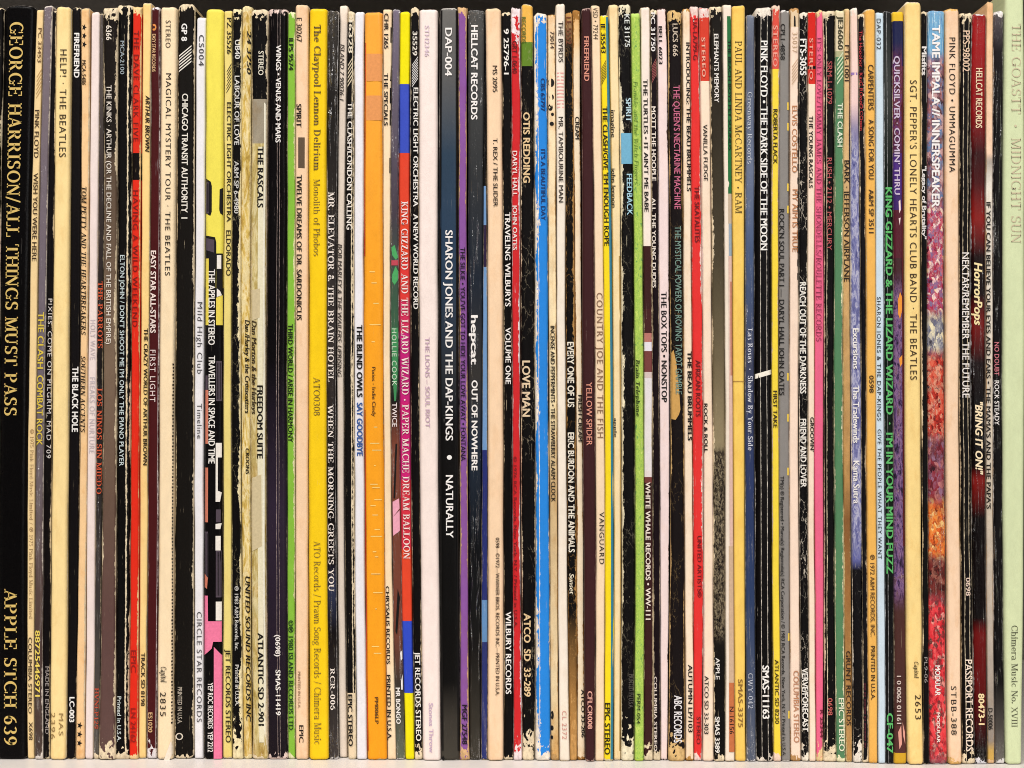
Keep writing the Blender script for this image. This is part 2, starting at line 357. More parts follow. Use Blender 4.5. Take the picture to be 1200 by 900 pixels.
# ------------------------------------------------------------------ the shelf
def box(name, x0, x1, y0, y1, z0, z1, mat, bev=.002):
    bm = bmesh.new(); bmesh.ops.create_cube(bm, size=1)
    for v in bm.verts:
        v.co = Vector(((x0+x1)/2 + v.co.x*(x1-x0), (y0+y1)/2 + v.co.y*(y1-y0), (z0+z1)/2 + v.co.z*(z1-z0)))
    bmesh.ops.bevel(bm, geom=bm.edges[:], offset=bev, segments=2, affect='EDGES')
    me = bpy.data.meshes.new(name); bm.to_mesh(me); bm.free(); me.materials.append(mat)
    o = bpy.data.objects.new(name, me); COL.objects.link(o); o['kind'] = 'structure'; return o
shelf_m = simple_mat('white_laminate', (.80, .76, .72, 1), .38, alb=True, noise_amt=.05, scale=40)
dark_m = simple_mat('dark_panel', (.62, .57, .51, 1), .6, alb=True, noise_amt=.4, scale=6)
box('shelf', -.30, .30, -.12, .36, -.02, 0, shelf_m)
box('back_panel', -.30, .30, .345, .36, .001, .42, dark_m)
box('unseen_upper_shelf', -.30, .30, -.004, .344, .376, .396, dark_m)  # unseen board, added to keep the space behind the sleeves dark
box('left_side_board', -.32, -.3005, -.12, .36, -.02, .45, shelf_m)
box('right_side_board', .3005, .32, -.12, .36, -.02, .45, shelf_m)

# ------------------------------------------------------------------ sleeves
SEED = [0]
def ramp(cr, stops):
    while len(cr.elements) > 1: cr.elements.remove(cr.elements[-1])
    cr.elements[0].position = stops[0][0]; cr.elements[0].color = lin(stops[0][1])
    for p, c in stops[1:]: cr.elements.new(min(p, 1.0)).color = lin(c)
def sleeve_material(rec, bands, wearc, opts):
    SEED[0] += 1
    m = bpy.data.materials.new('printed_sleeve'); m.use_nodes = True; t = NT(m.node_tree)
    t.n.remove(t.n['Principled BSDF']); out = t.n['Material Output']
    gn = t.new('ShaderNodeGroup'); gn.node_tree = grp
    uv = t.new('ShaderNodeUVMap', uv_map='UVMap'); sp = t.new('ShaderNodeSeparateXYZ'); t.l.new(uv.outputs[0], sp.inputs[0])
    if isinstance(bands[0], (int, float)): bands = [(0, bands)]
    if len(bands) == 1: col = None; gn.inputs['Color'].default_value = lin(bands[0][1])
    else:
        rp = t.new('ShaderNodeValToRGB'); cr = rp.color_ramp
        cr.interpolation = 'LINEAR' if opts.get('blend') else 'CONSTANT'
        ramp(cr, [(max(0, y) / 900.0, c) for y, c in bands])
        t.l.new(t.m('DIVIDE', sp.outputs[1], 900.0), rp.inputs[0]); col = rp.outputs[0]
    for (y0, y1, u0, u1, su, sv, stops) in opts.get('art', []):
        cells = su < 0; su = abs(su)
        n = t.noise(t.xyz(t.m('MULTIPLY', sp.outputs[0], su), t.m('MULTIPLY', sp.outputs[1], sv), SEED[0]*3.1), 1, 5, .65, .8)
        rp = t.new('ShaderNodeValToRGB'); cr = rp.color_ramp
        ramp(cr, stops)
        if cells:                 # daubs of colour with soft uneven borders
            vv = t.new('ShaderNodeTexVoronoi'); vv.inputs['Scale'].default_value = 1
            wv = t.m('MULTIPLY', n, 2.2)
            t.l.new(t.xyz(t.m('ADD', t.m('MULTIPLY', sp.outputs[0], su), wv), t.m('ADD', t.m('MULTIPLY', sp.outputs[1], sv), wv), SEED[0]), vv.inputs['Vector'])
            sx = t.new('ShaderNodeSeparateColor'); t.l.new(vv.outputs['Color'], sx.inputs[0])
            n = t.m('ADD', t.m('MULTIPLY', sx.outputs[0], .8), t.m('MULTIPLY', t.m('SUBTRACT', n, .35), .7))
        t.l.new(n, rp.inputs[0])
        sm = opts.get('soft', 1.0)
        f = t.m('MULTIPLY', t.step(sp.outputs[1], y0 - sm, y0 + sm), t.m('SUBTRACT', 1.0, t.step(sp.outputs[1], y1 - sm, y1 + sm)))
        uu = t.m('DIVIDE', sp.outputs[0], rec.W)
        f = t.m('MULTIPLY', f, t.m('MULTIPLY', t.m('GREATER_THAN', uu, u0), t.m('LESS_THAN', uu, u1)))
        col = t.mix(f, col if col is not None else lin(bands[0][1]), rp.outputs[0])
    if col is not None: t.l.new(col, gn.inputs['Color'])
    gn.inputs['WearColor'].default_value = lin(wearc)
    wl, wr, wt, wb = opts.get('wear', (.3, .3, 1.0, 1.0))
    for k, v in (('Width', rec.W), ('Top', rec.yt), ('Bottom', rec.yb), ('WearL', wl), ('WearR', wr), ('WearT', wt), ('WearB', wb),
                 ('Scuff', opts.get('scuff', .1)), ('Crack', opts.get('crack', 0)), ('Stain', opts.get('stain', .3)), ('Seed', SEED[0]),
                 ('Rough', opts.get('rough', .5)), ('Wrap', opts.get('wrap', 0)), ('Mottle', opts.get('mottle', .12))):
        gn.inputs[k].default_value = v
    for k, v in zip(('Crease1', 'Crease2'), opts.get('crease', ())): gn.inputs[k].default_value = v * rec.W
    gn.inputs['CreaseW'].default_value = opts.get('creasew', .45)
    t.l.new(gn.outputs[0], out.inputs[0])
    return m

RECS = []
def R(label, T, M, B, yt, yb, color, texts=(), patches=(), wearc=(228, 205, 160), name='record_sleeve', cat='record', **o):
    RECS.append((label, T, M, B, yt, yb, color, texts, patches, wearc, name, cat, o))

def stripes(y0, y1, n, a, b, c, slope=10):      # slanted hatch lines as printed by one label
    st = (y1 - y0 - slope) / max(1, n - 1); q = []
    for k in range(n):
        y = y0 + k*st; q.append([(a, y + slope), (b, y), (b, y + st*.42), (a, y + slope + st*.42)])
    return ('printed_stripes', c, q)
def rects(name, c, *rs): return (name, c, [[(a, y0), (b, y0), (b, y1), (a, y1)] for (a, b, y0, y1) in rs])
def polys(name, c, *ps): return (name, c, list(ps))
def stars(y0, y1, a, b, c):
    out = []; n = 3; step = (y1 - y0) / n
    return ('printed_stars', c, [('star', (a + b)/2, y0 + step*(k + .5), step*.42, (b - a)/2) for k in range(n)])
def dots(name, c, *ds): return (name, c, [('dot',) + d for d in ds])          # (u, y, ry, ru)

K=(26,20,18); WH=(242,240,236); CR=(240,214,160); DB=(62,44,28)
GREY=(150,145,140); YL=(236,210,70); TAN=(236,196,132); PK=(232,120,150)
R('glossy black record sleeve with a torn pale edge, leftmost in the row', (-14,3.6),(-16,-2),(-18,-4.5), 9,890,(16,13,13),wear=(.6,.6,2,1),scuff=.3)
R('thick black box set with large gold roman capitals down its wide spine', (4,41),(-1,33),(-4,31.3),6,890,(13,11,12),
  [('GEORGE HARRISON/ALL THINGS MUST PASS',26,487,.19,.63,'S',(214,184,106)),('APPLE STCH 639',690,873,.25,.68,'S',(214,184,106))],
  name='record_box_set',cat='box set',wear=(.05,.05,.6,.3),scuff=.06,cap=.12,rough=.3,edge=.3,stain=0,mottle=.25,wearc=(140,135,130))
R('narrow tan sleeve beside the wide black box set, brown capitals and hatch marks', (41,50),(33.2,42.7),(31.5,40),11,889,(238,204,146),
  [('PC 33453',33,73,.35,.85,'',(120,90,55)),('PINK FLOYD',129,185,.2,.78,'',(88,62,38)),('WISH YOU WERE HERE',203,306,.2,.78,'',(88,62,38)),
   ('© 1975 Pink Floyd Music Limited / ℗ 1975 Pink Floyd Music Limited',503,725,.3,.75,'s',(150,116,74)),('COLUMBIA STEREO',747,836,.2,.7,'',(96,70,42)),('X698',846,867,.25,.8,'',(96,70,42))],
  [stripes(80,114,6,.3,.95,(196,160,104))],stain=.25,wear=(.2,.2,.6,.6))
R('grey-brown shrink-wrapped sleeve with yellow lettering halfway down', (50.3,60.5),(43,52),(40.3,50),6,891.5,[(0,(122,110,116)),(330,(112,102,112)),(540,(108,98,104)),(700,(84,66,62)),(880,(72,58,52))],
  [('THE CLASH',366,432,.08,.88,'b',(222,196,72)),('COMBAT ROCK',440,522,.08,.88,'b',(222,196,72)),('88725446971',739,816,.1,.7,'b',(236,212,96))],blend=1,wrap=.9,wear=(.2,.5,2.2,6),wearc=(225,215,205),stain=0)
R('thin black sleeve with small spaced white letters, right of the yellow-lettered grey one', (60.8,65),(52.3,60.8),(50.3,58),12,890,(22,16,18),
  [('PIXIES. COME ON PILGRIM. MAD 709',350,537,.35,.95,'w',(214,208,204)),('MADE IN ENGLAND',781,860,.35,.9,'',(150,142,138))],wear=(.2,.7,2,3),scuff=.25,flare=2)
R('wide plain tan sleeve with a short dark title high on its spine', (65,83),(61,80.3),(58,77.5),7.5,892.5,(246,213,146),
  [('HELP! · THE BEATLES',58,184,.32,.75,'w',(84,70,46)),('2396',835,866,.08,.35,'w',(150,122,74)),('MAS',836,862,.58,.86,'w',(150,122,74))],cap=.16,wear=(.2,.3,.8,1),stain=.35)
R('black sleeve with short bold white words at top, middle and foot', (84,94.6),(80.5,93.7),(78,88.5),8,889,(24,19,22),
  [('FIREFRIEND',39,91,.28,.85,'k',WH),('THE BLACK HOLE',430,506,.3,.85,'k',WH),('LC-003',817,846,.3,.85,'k',WH)],wear=(.2,.3,1.6,1.2),stain=0)
R('peach-tan sleeve with three black stars at its top and at its foot', (95,104.6),(94,102.2),(89,99.3),9.5,890,(240,196,142),
  [('MCA-5486',70,100,.1,.6,'i',(80,56,36)),('TOM PETTY AND THE HEARTBREAKERS',218,393,.08,.75,'Si',(50,34,24)),('SOUTHERN ACCENTS',417,507,.08,.75,'Si',(50,34,24))],
  [stars(27,57,.08,.7,(40,26,20)),stars(845,876,.12,.78,(40,26,20))],stain=.6,wear=(.3,.5,1,1))
R('off-white sleeve with very faint grey lettering, next to the starred tan one', (106.5,116.5),(102.8,113),(99.6,109.6),13.5,890,(238,222,216),
  [('HOLY WAVE',375,421,.25,.85,'w',(206,194,198)),('FREAKS OF NURTURE',442,531,.25,.85,'w',(202,190,194))],stain=.05,cap=.3,wear=(.1,.2,.5,.5))
R('very thin dark grey sleeve with orange-red old-style letters', (117.2,121),(113.4,120.4),(110,116),15,890,[(0,(96,88,84)),(200,(60,52,50)),(430,(40,34,34)),(700,(58,54,52)),(880,(84,80,74))],
  [('THE PARROTS',330,408,.08,.95,'S',(212,92,58)),('LOS NINOS SIN MIEDO',455,579,.08,.95,'S',(212,92,58)),('HVNLP129',806,854,.1,.9,'S',(200,84,58))],blend=1,wrap=.6,stain=0,wear=(.3,.3,1,6))
R('worn brown-black sleeve with cream scuffed edges and a long white title', (121,138),(120.6,136.4),(116,135),8.5,893,[(0,(40,31,28)),(175,(46,38,32)),(190,(92,76,62)),(420,(122,102,84)),(600,(104,82,70)),(720,(96,70,66)),(880,(96,72,68))],
  [('6366',30,47,.22,.6,'b',(236,226,210)),('THE KINKS · ARTHUR (OR THE DECLINE AND FALL OF THE BRITISH EMPIRE)',100,403,.24,.6,'',(226,212,188))],blend=1,wear=(1.1,1.1,9,14),scuff=.3,stain=.1,flare=2)
R('black sleeve with a cream worn-through crease right of its small bluish title', (138,155),(136.6,153.2),(135,151),6,891,(17,14,14),
  [('MCA-2100',48,87,.16,.44,'',(160,172,178)),("ELTON JOHN / DON'T SHOOT ME I'M ONLY THE PIANO PLAYER",299,546,.2,.52,'',(206,220,220)),('Printed in U.S.A.',816,869,.12,.42,'',(206,216,214))],wear=(.5,.8,6,8),crease=(.72,),creasew=1.2,scuff=.3,stain=0,flare=4)
R('bright red sleeve with dark red lettering and a short black break near the top', (155.3,166),(153.5,163.6),(151.2,161.6),6.5,891,[(0,(222,48,30)),(178,(24,14,14)),(208,(226,46,28)),(900,(220,44,28))],
  [('THE DAVE CLARK FIVE',36,166,.15,.75,'w',(120,20,18)),('HAVING A WILD WEEKEND',223,383,.15,.75,'w',(122,20,18)),('EPIC',762,788,.2,.8,'',(150,26,20)),('LN 24162',830,870,.2,.8,'',(150,26,20))],wear=(.3,.6,9,5),wearc=(238,200,140),scuff=.22)
R('golden tan sleeve with slanted black words, just right of the bright red one', (166,177),(163.7,174),(162,171.3),3,887,(244,206,132),
  [('ARTHUR BROWN',112,178,.42,.92,'bi',(44,34,24)),('THE CRAZY WORLD OF ARTHUR BROWN',385,545,.42,.9,'b',(62,46,30)),('TRACK SD 8198',765,827,.3,.8,'b',(70,52,34))],stain=.35,wear=(.3,.5,1.2,1))
R('dark maroon sleeve with bold cream capitals, between two tan sleeves', (177.3,187.5),(174.2,186.2),(171.6,183.4),8,889,(72,22,24),
  [('EASY STAR RECORDS',40,84,.12,.5,'b',(226,180,130)),('EASY STAR ALL-STARS',294,390,.14,.66,'k',(240,216,196)),('FIRST LIGHT',410,471,.14,.66,'w',(232,206,190)),('ES1020',835,858,.2,.6,'b',(224,180,130))],
  [dots('printed_emblem',(222,140,70),(.3,32,4,.28)),dots('printed_emblem',(72,22,24),(.3,32,1.6,.12))],crease=(.9,),creasew=.3,wear=(.3,.3,2,11),wearc=(226,214,204),stain=0)
R('wide cream sleeve with spaced black title and number 2835 at its foot', (188,206.5),(186.6,204.2),(184,202.8),8,892,(244,216,166),
  [('STEREO',24,56,.33,.64,'w',(84,66,46)),('MAGICAL MYSTERY TOUR · THE BEATLES',86,323,.36,.7,'w',(54,42,30)),('2835',811,839,.2,.56,'w',(54,42,30)),('Capitol',781,800,.22,.6,'Si',(40,30,24))],
  [rects('worn_edge',(60,36,24),*[(.9+.03*((k*7)%3)/2,.985,y,y+2.2) for k,y in enumerate(range(426,850,4))]),polys('torn_corner',(240,226,206),[(.9,868),(.985,874),(.985,884),(.8,891),(.45,891),(.62,882)])],stain=.15,wear=(.2,.5,1,2))
R('wide black sleeve with bold white capitals and slanted white bars near the top', (208,228),(204.6,227),(203,227),4,889,(32,27,22),
  [('GP 8',28,48,.24,.56,'k',WH),('CHICAGO TRANSIT AUTHORITY  I',110,256,.3,.64,'b',(240,234,222)),('PRINTED IN U.S.A.',805,848,.2,.42,'',(186,176,160))],
  [stripes(53,83,6,.1,.82,(240,234,222),12),dots('printed_emblem',(220,208,190),(.28,863,4.2,.19)),dots('printed_emblem',(32,27,22),(.28,863,3,.13))],
  wear=(.9,1.0,5,3),scuff=.2,stain=.1,cap=.2,crease=(.97,),creasew=.6)
R('clean white sleeve with thin widely spaced grey lettering, lower than its neighbours', (230,240.6),(228,238.6),(227.6,238),20,890,(236,234,236),
  [('CS004',41,77,.3,.85,'w',(96,94,100)),('Mild High Club',354,438,.3,.85,'w',(104,102,106)),('Timeline',473,514,.3,.82,'w',(104,102,106)),('CIRCLE STAR RECORDS',717,846,.3,.85,'w',(104,102,106))],stain=0,wear=(.05,.05,.2,.3))
R('yellow and black illustrated sleeve with a pink block at its foot', (241.5,262.2),(240,261.2),(238.8,260.8),10,891,[(0,(240,226,92)),(330,(232,212,84)),(334,(18,14,16)),(900,(18,14,16))],
  [('THE APPLES IN STEREO',316,404,.2,.55,'b',(244,240,232)),('TRAVELLERS IN SPACE AND TIME',417,543,.22,.57,'b',(244,240,232)),('YEP ROC RECORDS  YEP 2212',800,881,.22,.5,'b',(238,232,226))],
  [polys('printed_shapes',(28,20,22),[(.02,209),(.3,213),(.36,218),(.36,248),(.28,253),(.02,250)],[(.8,222),(.98,220),(.98,252),(.84,250),(.78,246)],[(.02,276),(.55,278),(.62,284),(.62,300),(.55,404),(.02,404)],[(.62,297),(.98,297),(.98,348),(.62,348)]),
   polys('printed_shapes',(112,96,110),[(.04,213),(.2,214),(.2,250),(.04,250)],[(.04,279),(.5,281),(.5,296),(.04,293)],[(.64,423),(.94,423),(.94,470),(.64,470)],[(.0,440),(.16,440),(.16,458),(.0,458)],[(.02,623),(.2,623),(.2,680),(.02,680)],[(.64,597),(.9,597),(.9,612),(.64,612)],[(.64,645),(.94,645),(.94,700),(.64,700)]),
   rects('printed_rules',(40,30,36),*[(u,u+.035,y0+1,y1-1) for (u0,y0,y1) in ((.04,214,249),(.64,424,469),(.64,646,699),(.02,624,679)) for u in (u0+.05,u0+.13,u0+.21)]),
   polys('printed_shapes',(238,232,222),[(.66,299),(.9,299),(.9,315),(.66,315)],[(.66,338),(.84,341),(.94,346),(.66,348)],[(.62,519),(.95,519),(.95,536),(.74,536),(.74,575),(.95,577),(.86,588),(.62,588)],[(.62,614),(.95,613),(.88,620),(.62,620)],[(.62,628),(.9,628),(.9,645),(.62,645)],[(.64,705),(.96,705),(.96,727),(.64,727)]),
   polys('printed_shapes',(232,212,84),[(.62,349),(.98,346),(.98,381),(.62,381)],[(.02,303),(.2,303),(.2,381),(.02,381)]),
   polys('printed_shapes',(206,122,98),[(.0,457),(.2,457),(.2,520),(.0,520)],[(.0,548),(.2,548),(.2,612),(.0,612)],[(.02,672),(.2,677),(.16,690),(.02,688)]),
   polys('printed_shapes',(238,122,160),[(.0,698),(.2,698),(.22,728),(.96,728),(.96,752),(.5,752),(.42,760),(.22,764),(.0,768)],[(.54,758),(.98,768),(.98,889),(.54,889)])],stain=0,wear=(.1,.1,.3,.6),rough=.4)
R('pale yellow-tan sleeve with dark capitals and hatch, right of the illustrated yellow one', (262.7,272),(261.7,271.2),(261.2,272),12,889,(232,208,120),
  [('PZ 35526',21,63,.35,.92,'',(52,42,24)),('ELECTRIC LIGHT ORCHESTRA',120,260,.38,.92,'',(52,42,24)),('ELDORADO',270,323,.32,.9,'',(52,42,24)),('JET RECORDS STEREO',761,870,.3,.86,'',(52,42,24))],
  [stripes(74,108,7,.3,.92,(70,58,36))],stain=.35,wear=(.2,.3,1,1.5))
R('black sleeve peeling to cream along its right side and foot, small white lettering', (272.4,283),(271.4,282),(272.4,284.6),10.5,890,(16,13,14),
  [('UB40',47,69,.3,.85,'b',(226,224,218)),('LABOUR OF LOVE',89,170,.28,.82,'',(226,224,218)),('A&M SP 6-4980',189,250,.28,.78,'b',(206,204,198)),('℗ 1983 A&M Records, Inc.',687,762,.3,.68,'b',(206,204,198)),('Printed in U.S.A.',779,827,.3,.68,'b',(206,204,198))],
  wear=(.3,1.6,6,26),scuff=.45,crack=.35,stain=0,wearc=(236,216,158))
R('battered mustard sleeve lettered by hand in black ink, ragged at the top', (283.4,294.6),(282.2,293.2),(284.8,294.6),6.5,889,(216,186,100),
  [('Dan /Hurley & the Crosscutters',375,485,.45,.95,'bi',(40,30,16)),('CROONS',525,556,.5,.9,'bi',(40,30,16)),('UNITED SOUND RECORDS INC',675,846,.4,.95,'bi',(40,30,16)),('24 3750',36,88,.55,.98,'bi',(40,30,16))],
  wear=(.5,.8,6,3),wearc=(236,214,150),stain=.9,rag=1.4,scuff=.35,mottle=.3,art=[(10,886,0,1,.16,.03,[(.34,(168,136,62)),(.45,(214,184,96)),(.54,(236,214,150)),(.63,(206,174,88)),(.72,(150,112,48))])])
R('sleeve with black top third above olive and ivory, hand-inked beside bold black capitals', (295.2,314),(293.5,311.6),(295.6,313.2),11,890,[(0,(15,12,14)),(115,(158,148,128)),(168,(188,170,104)),(900,(196,176,112))],
  [('STEREO',60,88,.42,.74,'b',(232,226,206)),('THE RASCALS',172,243,.42,.78,'k',(38,30,20)),('FREEDOM SUITE',452,537,.44,.8,'k',(38,30,20)),('ATLANTIC SD 2-901',742,850,.42,.78,'k',(38,30,20)),('Dan Morton & the Hurleys',376,486,.08,.4,'bi',(76,56,28))],
  [polys('bare_paper',(232,222,190),[(.8,120),(.9,122),(.93,200),(.9,330),(.95,480),(.9,640),(.93,800),(.9,870),(.78,874),(.82,760),(.76,600),(.84,420),(.78,300),(.83,200)]),rects('bare_paper',(226,214,172),(.46,.8,172,870)),polys('tape_strip',(206,190,150),[(.05,340),(.62,338),(.6,372),(.06,376)],[(.08,560),(.7,556),(.72,640),(.08,646)])],wear=(.5,1.5,7,3),stain=.8,scuff=.3,mottle=.3,flare=2,art=[(168,886,0,1,.14,.025,[(.34,(170,146,78)),(.46,(196,176,112)),(.55,(222,208,158)),(.64,(186,162,96)),(.72,(160,126,64))])])
R('glossy black sleeve with two fine vertical creases, bold white title near its top', (314.6,336.6),(312,336),(313.8,337),10,891,[(0,(16,12,13)),(420,(18,14,18)),(600,(46,36,52)),(900,(38,28,36))],
  [('WINGS • VENUS AND MARS',53,167,.42,.68,'b',(244,240,234)),('(0698)',744,769,.42,.66,'b',(240,234,228)),('SMAS-11419',785,838,.42,.66,'b',(244,240,234))],blend=1,crease=(.5,.62),creasew=.16,wear=(.25,.25,5,5),wearc=(226,196,174),stain=0,rough=.35,flare=2)
R('bright green sleeve with small dark lettering, beside a wide tan sleeve', (337,346),(336.4,345.7),(337.2,345.8),13.5,890,(134,190,64),
  [('ILPS 9574',45,82,.15,.75,'b',(26,44,20)),('THIRD WORLD / ARISE IN HARMONY',380,518,.12,.72,'b',(26,44,20)),('©℗ 1980 ISLAND RECORDS LTD.',727,857,.12,.75,'b',(40,84,36))],wear=(.2,.9,4,4),wearc=(226,220,160),stain=.1)
R('wide peach-tan sleeve with a small grey-brown square a fifth of the way down', (346.2,361.6),(346,361),(346.2,361),5,892,(242,202,154),
  [('E 30267',21,49,.08,.48,'',(70,50,38)),('SPIRIT',122,149,.08,.46,'b',(54,38,28)),('TWELVE DREAMS OF DR. SARDONICUS',205,375,.1,.5,'b',(54,38,28)),('PRINTED IN U.S.A.',787,830,.2,.4,'',(150,112,84)),('EPIC',850,870,.3,.64,'b',(50,38,30))],
  [rects('printed_square',(132,108,84),(.22,.72,161,197))],stain=.35,wear=(.3,.3,1,1))
R('wide bright yellow sleeve with grey-brown roman title and company names', (362.2,383),(361.8,382.6),(362.2,384.6),9.5,893,(250,208,30),
  [('The Claypool Lennon Delirium',29,200,.28,.66,'S',(116,96,50)),('Monolith of Phobos',210,300,.28,.64,'s',(120,100,50)),('ATO0308',442,487,.28,.64,'s',(112,92,48)),('ATO Records / Prawn Song Records / Chimera Music',634,872,.28,.64,'s',(120,98,50))],stain=.08,wear=(.1,.15,.5,.5),rough=.35)
R('dark shrink-wrapped sleeve with white roman capitals, right of the bright yellow one', (384,396.8),(383,393.8),(385.2,396.2),12,890,[(0,(60,56,52)),(120,(46,42,40)),(400,(56,50,48)),(560,(30,24,24)),(660,(26,16,18)),(690,(44,50,76)),(740,(26,18,20)),(880,(60,54,52))],
  [('MR. ELEVATOR & THE BRAIN HOTEL',225,447,.12,.8,'S',(240,230,220)),('WHEN THE MORNING GREETS YOU',474,693,.1,.75,'S',(240,230,220)),('RCR-006',783,832,.2,.75,'S',(240,230,220))],blend=1,wrap=1.0,wear=(.3,.3,1,2),wearc=(225,222,220),stain=0)
R('cream sleeve with thin slanted grey lettering, set back beside a black-edged one', (397,407),(394.2,403),(396.6,406.6),6,886,(240,220,192),
  [('ISLAND 7 90036-1',52,118,.15,.65,'i',(104,94,88)),('BOB MARLEY & THE WAILERS: UPRISING',286,442,.1,.66,'i',(104,92,84))],stain=.1,wear=(.2,.2,.6,.8),proud=.5)
R('black sleeve scraped to cream on its right edge, white title and hatch near the top', (407.3,415.6),(403.4,414.9),(407,417.2),12.5,890,[(0,(228,202,150)),(22,(20,16,16)),(806,(22,18,18)),(812,(232,206,160)),(900,(232,206,160))],
  [('36328',20,62,.15,.7,'b',(230,214,180)),('THE CLASH/LONDON CALLING',120,269,.18,.75,'b',(238,232,222)),('EPIC STEREO',814,874,.1,.6,'k',(34,26,24))],[stripes(66,100,6,.1,.8,(214,200,170))],wear=(.2,1.5,6,4),crease=(.72,),creasew=.8,scuff=.5,stain=.1)
R('clean white sleeve with bold black capitals followed by blue hand-drawn ones', (415.8,426.8),(415.2,426),(417.6,429.4),13.5,891,(236,234,238),
  [('THE BLIND OWLS',381,465,.28,.88,'k',(24,20,20)),('SAY GOODBYE',472,534,.28,.88,'k',(44,88,160))],stain=0,wear=(.05,.05,.3,.3))
R('wide orange sleeve with two pieces of pale tape near its top', (427.5,448.6),(426.6,449.2),(429.8,453),14,892,[(0,(250,172,66)),(350,(252,166,40)),(900,(250,164,34))],
  [('Pixies - Indie Cindy',430,488,.42,.6,'',(96,64,28)),('PM006LP',817,848,.42,.6,'b',(96,64,28))],
  [rects('printed_edge',(206,60,24),(.015,.06,50,300),(.015,.06,480,880)),rects('tape_strip',(228,152,88),(.1,.97,63,95),(.1,.97,112,141)),rects('printed_lines',(255,206,120),*[(.3+.1*((k*7)%3),.58+.1*((k*5)%4),y,y+1) for k,y in enumerate([318,331,355,380,400,500,519,527,545,567,571,585,592,603,620,628,646,652,672,694,713,757,765])])],blend=1,stain=.1,wear=(.1,.3,.5,1),rough=.4,cap=.03)
R('cream sleeve with bold black capitals and a row of black checks down its right edge', (449,459),(449.6,457.6),(453.3,463.2),10.5,891,(244,214,166),
  [('CHR 1265',16,57,.1,.6,'b',(44,32,24)),('THE SPECIALS',86,147,.1,.6,'b',(44,32,24)),('CHRYSALIS RECORDS',687,778,.05,.52,'b',(44,32,24)),('PRINTED IN U.S.A.',791,867,.05,.52,'b',(44,32,24))],
  [rects('printed_checks',(26,20,20),*[(.84,.985,y,y+18) for y in (32,77,103,129,185)])],stain=.25,wear=(.2,.3,1,1.2))
R('shrink-wrapped picture sleeve with green leaves, brown skin tones and a pink patch', (459.3,467.8),(457.9,467.9),(463.5,473.6),10.5,891,[(0,(120,110,128)),(250,(70,62,72)),(380,(58,96,70)),(470,(42,40,38)),(520,(120,66,50)),(740,(116,66,52)),(800,(60,52,46)),(890,(96,104,88))],
  [('HOLLIE COOK',385,452,.15,.7,'w',(206,226,200)),('TWICE',472,500,.15,.7,'',(240,222,206)),('MR BONGO',806,848,.1,.6,'k',(244,240,234))],
  [polys('printed_leaves',(74,166,96),[(.1,290),(.5,287),(.95,302),(.6,304),(.2,299)],[(.2,322),(.6,312),(.95,318),(.9,328),(.5,334),(.2,330)]),rects('printed_flower',(190,70,84),(.1,.95,305,311)),polys('printed_leaves',(60,140,84),[(.1,384),(.9,384),(.8,440),(.6,470),(.4,470),(.2,430)]),
   polys('printed_shapes',(236,166,186),[(.1,588),(.85,584),(.9,596),(.1,606)],[(.1,606),(.9,598),(.9,622),(.1,628)]),polys('printed_shapes',(30,20,18),[(.5,520),(.7,520),(.4,584),(.2,584)],[(.55,690),(.8,700),(.4,744),(.2,740)]),polys('printed_shapes',(240,236,230),[(.7,765),(.95,762),(.95,772),(.8,774)],[(.75,798),(.95,790),(.95,808),(.75,808)])],blend=1,wrap=1.0,stain=0,wear=(.2,.2,1.5,2),wearc=(230,226,226))
R('sleeve banded yellow, blue and red with white roman capitals on its magenta middle', (468.6,480.3),(468.2,480.8),(473.8,485),13,890,[(0,(240,228,20)),(95.5,(62,82,190)),(179,(226,72,48)),(300,(222,60,56)),(350,(208,48,90)),(390,(196,36,120)),(470,(204,36,116)),(560,(216,52,70)),(640,(228,74,46)),(725.5,(52,78,200)),(812,(240,228,20)),(900,(240,228,20))],
  [('KING GIZZARD AND THE LIZARD WIZARD · PAPER MACHE DREAM BALLOON',236,655,.2,.84,'S',(250,226,222))],stain=0,wear=(.1,.1,.3,.4),rough=.4)
R('black sleeve with white capitals and hatch, between the colour-banded and the wide off-white sleeves', (481.2,490.8),(481.2,491),(485.4,494.8),8.5,891,(18,14,15),
  [('35529',37,65,.25,.8,'b',(226,214,190)),('ELECTRIC LIGHT ORCHESTRA',103,242,.38,.95,'b',(240,236,228)),('A NEW WORLD RECORD',251,362,.38,.95,'b',(240,236,228)),('JET RECORDS STEREO',764,868,.2,.85,'b',(240,236,228))],[stripes(66,101,9,.2,.9,(226,218,204))],wear=(.4,.4,7,9),scuff=.35,stain=0)
R('wide clean off-white sleeve with faint lilac lettering', (491.2,512.8),(491.5,513),(495.2,516),10.5,893,(250,232,224),
  [('STH2346',30,66,.3,.54,'b',(226,204,216)),('THE LIONS – SOUL RIOT',395,501,.32,.56,'',(208,176,196)),('Stones Throw',824,882,.36,.6,'',(206,178,204))],stain=.02,wear=(.05,.05,.3,.3),cap=.04)
